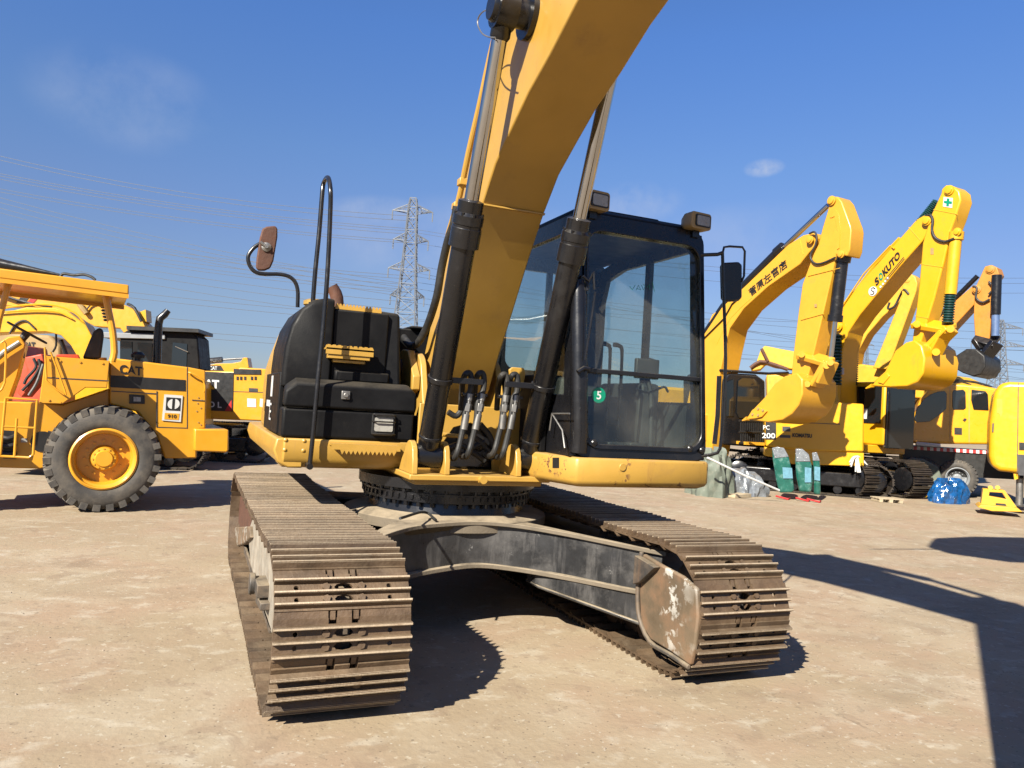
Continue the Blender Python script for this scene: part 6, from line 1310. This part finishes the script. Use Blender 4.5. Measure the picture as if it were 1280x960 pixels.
# small stones on the yard
gs = MB(); rn = random.Random(4)
for k in range(200):
    px, py = rn.uniform(-50, 1330), rn.uniform(640, 980); q = g(px, py)
    if abs(q.x) < 1.7 and abs(q.y) < 2.4: continue
    s_ = rn.choice((.003, .004, .005, .007)) if rn.random() > .02 else .016
    vs = [Vector((rn.uniform(.6, 1.2)*s_*math.cos(a), rn.uniform(.6, 1.2)*s_*math.sin(a), 0)) for a in [2*math.pi*i/6 for i in range(6)]]
    gs.lofts([[q+v for v in vs], [q+v*.8+Vector((0, 0, s_*.6)) for v in vs], [q+v*.3+Vector((0, 0, s_*.9)) for v in vs]])
struct('pebbles', gs, mat('pebble', (.30, .24, .18), .9, var=.4, vscale=40), 'stuff')

# guessed machine, added unseen beyond the right edge to cast the shadow patch there
NB = thing('shadow_caster_excavator', 'guessed excavator added unseen beyond the right edge to cast a rounded shadow', 'excavator', (13.0, -5.5, 0))
mb = MB(); mb.prism([(11.5, -4.6, 2.0), (9.5, -4.2, 5.2), (5.5, -3.4, 6.1), (5.3, -3.4, 5.5), (9.0, -4.1, 4.5), (11.0, -4.6, 1.8)], (.1, .45, 0)); part('boom', mb, M['kom'], NB, bevel=.02)
c_ = [(1.55, -3.15), (1.9, -3.75), (2.7, -3.95), (4.2, -4.0), (5.6, -3.9), (5.8, -3.0), (4.6, -2.45), (3.2, -2.25), (2.2, -2.35), (1.7, -2.7)]
mb = MB(); mb.loft([(x, y, 5.35) for x, y in c_], [(x*.97+.1, y*.97-.1, 5.75) for x, y in c_]); part('bucket', mb, M['kom'], NB, bevel=.03)  # flat slab as bucket, outline shaped for the rounded shadow
mb = MB(); mb.tube([(.55, -2.75, 5.35), (3.5, -3.1, 5.45)], [.01, .035], 8); part('shadow_rod', mb, M['blackmetal'], NB)  # unseen rod added for the narrow shadow line
mb = MB(); mb.box((11.5, -6.5, .9), (14.5, -3.8, 2.4)); part('house', mb, M['kom'], NB, bevel=.05)
belt(NB, (13, -6.3), 0, 4., .6, .9); belt(NB, (13, -4.0), 0, 4., .6, .9)

# pivots, teeth, pipes and weld lines on the arms of the right hand row
def boss(parent, P_, x, y, r, off, m_): mb = MB(); q = P_(x, y, off); n_ = Vector(P_.n); mb.lathe(q, -n_, [(0, r), (.03, r), (.035, r*.7), (.06, r*.7), (.065, r*.5)], 20); part('pivot_pin', mb, m_, parent, bevel=0)
for P_, par, L, m_ in ((PA, EA, [(1013, 300, .09), (1040, 251, .10), (1052, 318, .08), (996, 486, .09)], M['kom3']), (PB, EB, [(1159, 276, .11), (1187, 238, .11), (1197, 290, .09), (1147, 432, .10), (1048, 408, .12)], M['kom']), (PE_, EE, [(1221, 362, .12), (1238, 337, .12)], M['orange']), (PD, ED, [(1135, 350, .12)], M['kom2'])):
    for x, y, r in L: boss(par, P_, x, y, r, -.05, m_)
def teeth(parent, P_, a, b, n, ln, m_, off0, off1):
    n_ = Vector(P_.n)
    for k in range(n):
        o = off0+(off1-off0)*k/(n-1); p = P_(*a, o); q = P_(*b, o); d = (q-p).normalized()
        mb = MB(); mb.loft([p-n_*.06+Vector((0, 0, .04)), p+n_*.06+Vector((0, 0, .04)), p+n_*.06-Vector((0, 0, .04)), p-n_*.06-Vector((0, 0, .04))], [p+d*ln-n_*.03+Vector((0, 0, .012)), p+d*ln+n_*.03+Vector((0, 0, .012)), p+d*ln+n_*.03-Vector((0, 0, .012)), p+d*ln-n_*.03-Vector((0, 0, .012))]); part('bucket_tooth', mb, m_, parent)
teeth(EA, PA, (935, 523), (928, 526), 4, .16, M['kom3'], -.28, .62)
teeth(EB, PB, (1091, 482), (1084, 485), 4, .18, M['kom'], -.38, .72)
teeth(EE, PE_, (1184, 453), (1177, 455), 4, .16, M['black'], -.4, .7)
for P_, par, L in ((PA, BA, [[(896, 430), (913, 398), (940, 372)], [(1000, 300), (1004, 318)]]), (PA, SA, [[(1010, 345), (1050, 335)], [(1001, 400), (1030, 392)]]), (PB, BB, [[(1136, 284), (1150, 300)], [(1046, 440), (1030, 436)]]), (PB, SB, [[(1150, 330), (1178, 334)], [(1167, 262), (1198, 268)], [(1144, 395), (1160, 398)]])):
    for l_ in L:
        mb = MB(); mb.tube([P_(x, y, -.052 if par in (SA, SB) else -.002) for x, y in l_], .008, 5, 2); part('weld_line', mb, M['kom2'], par)
for P_, par, x, y, w_, h_, m_ in ((PA, BA, 905, 420, 4, 6, M['black']), (PB, SB, 1163, 310, 4, 8, M['tantank']), (PB, BB, 1052, 460, 3, 8, M['white']), (PA, SA, 1018, 380, 3, 4, M['tantank'])):
    part('warning_label', sheet(P_, [(x, y), (x+w_, y), (x+w_, y+h_), (x, y+h_)], -.056 if par in (SA, SB) else -.008, .004), m_, par)
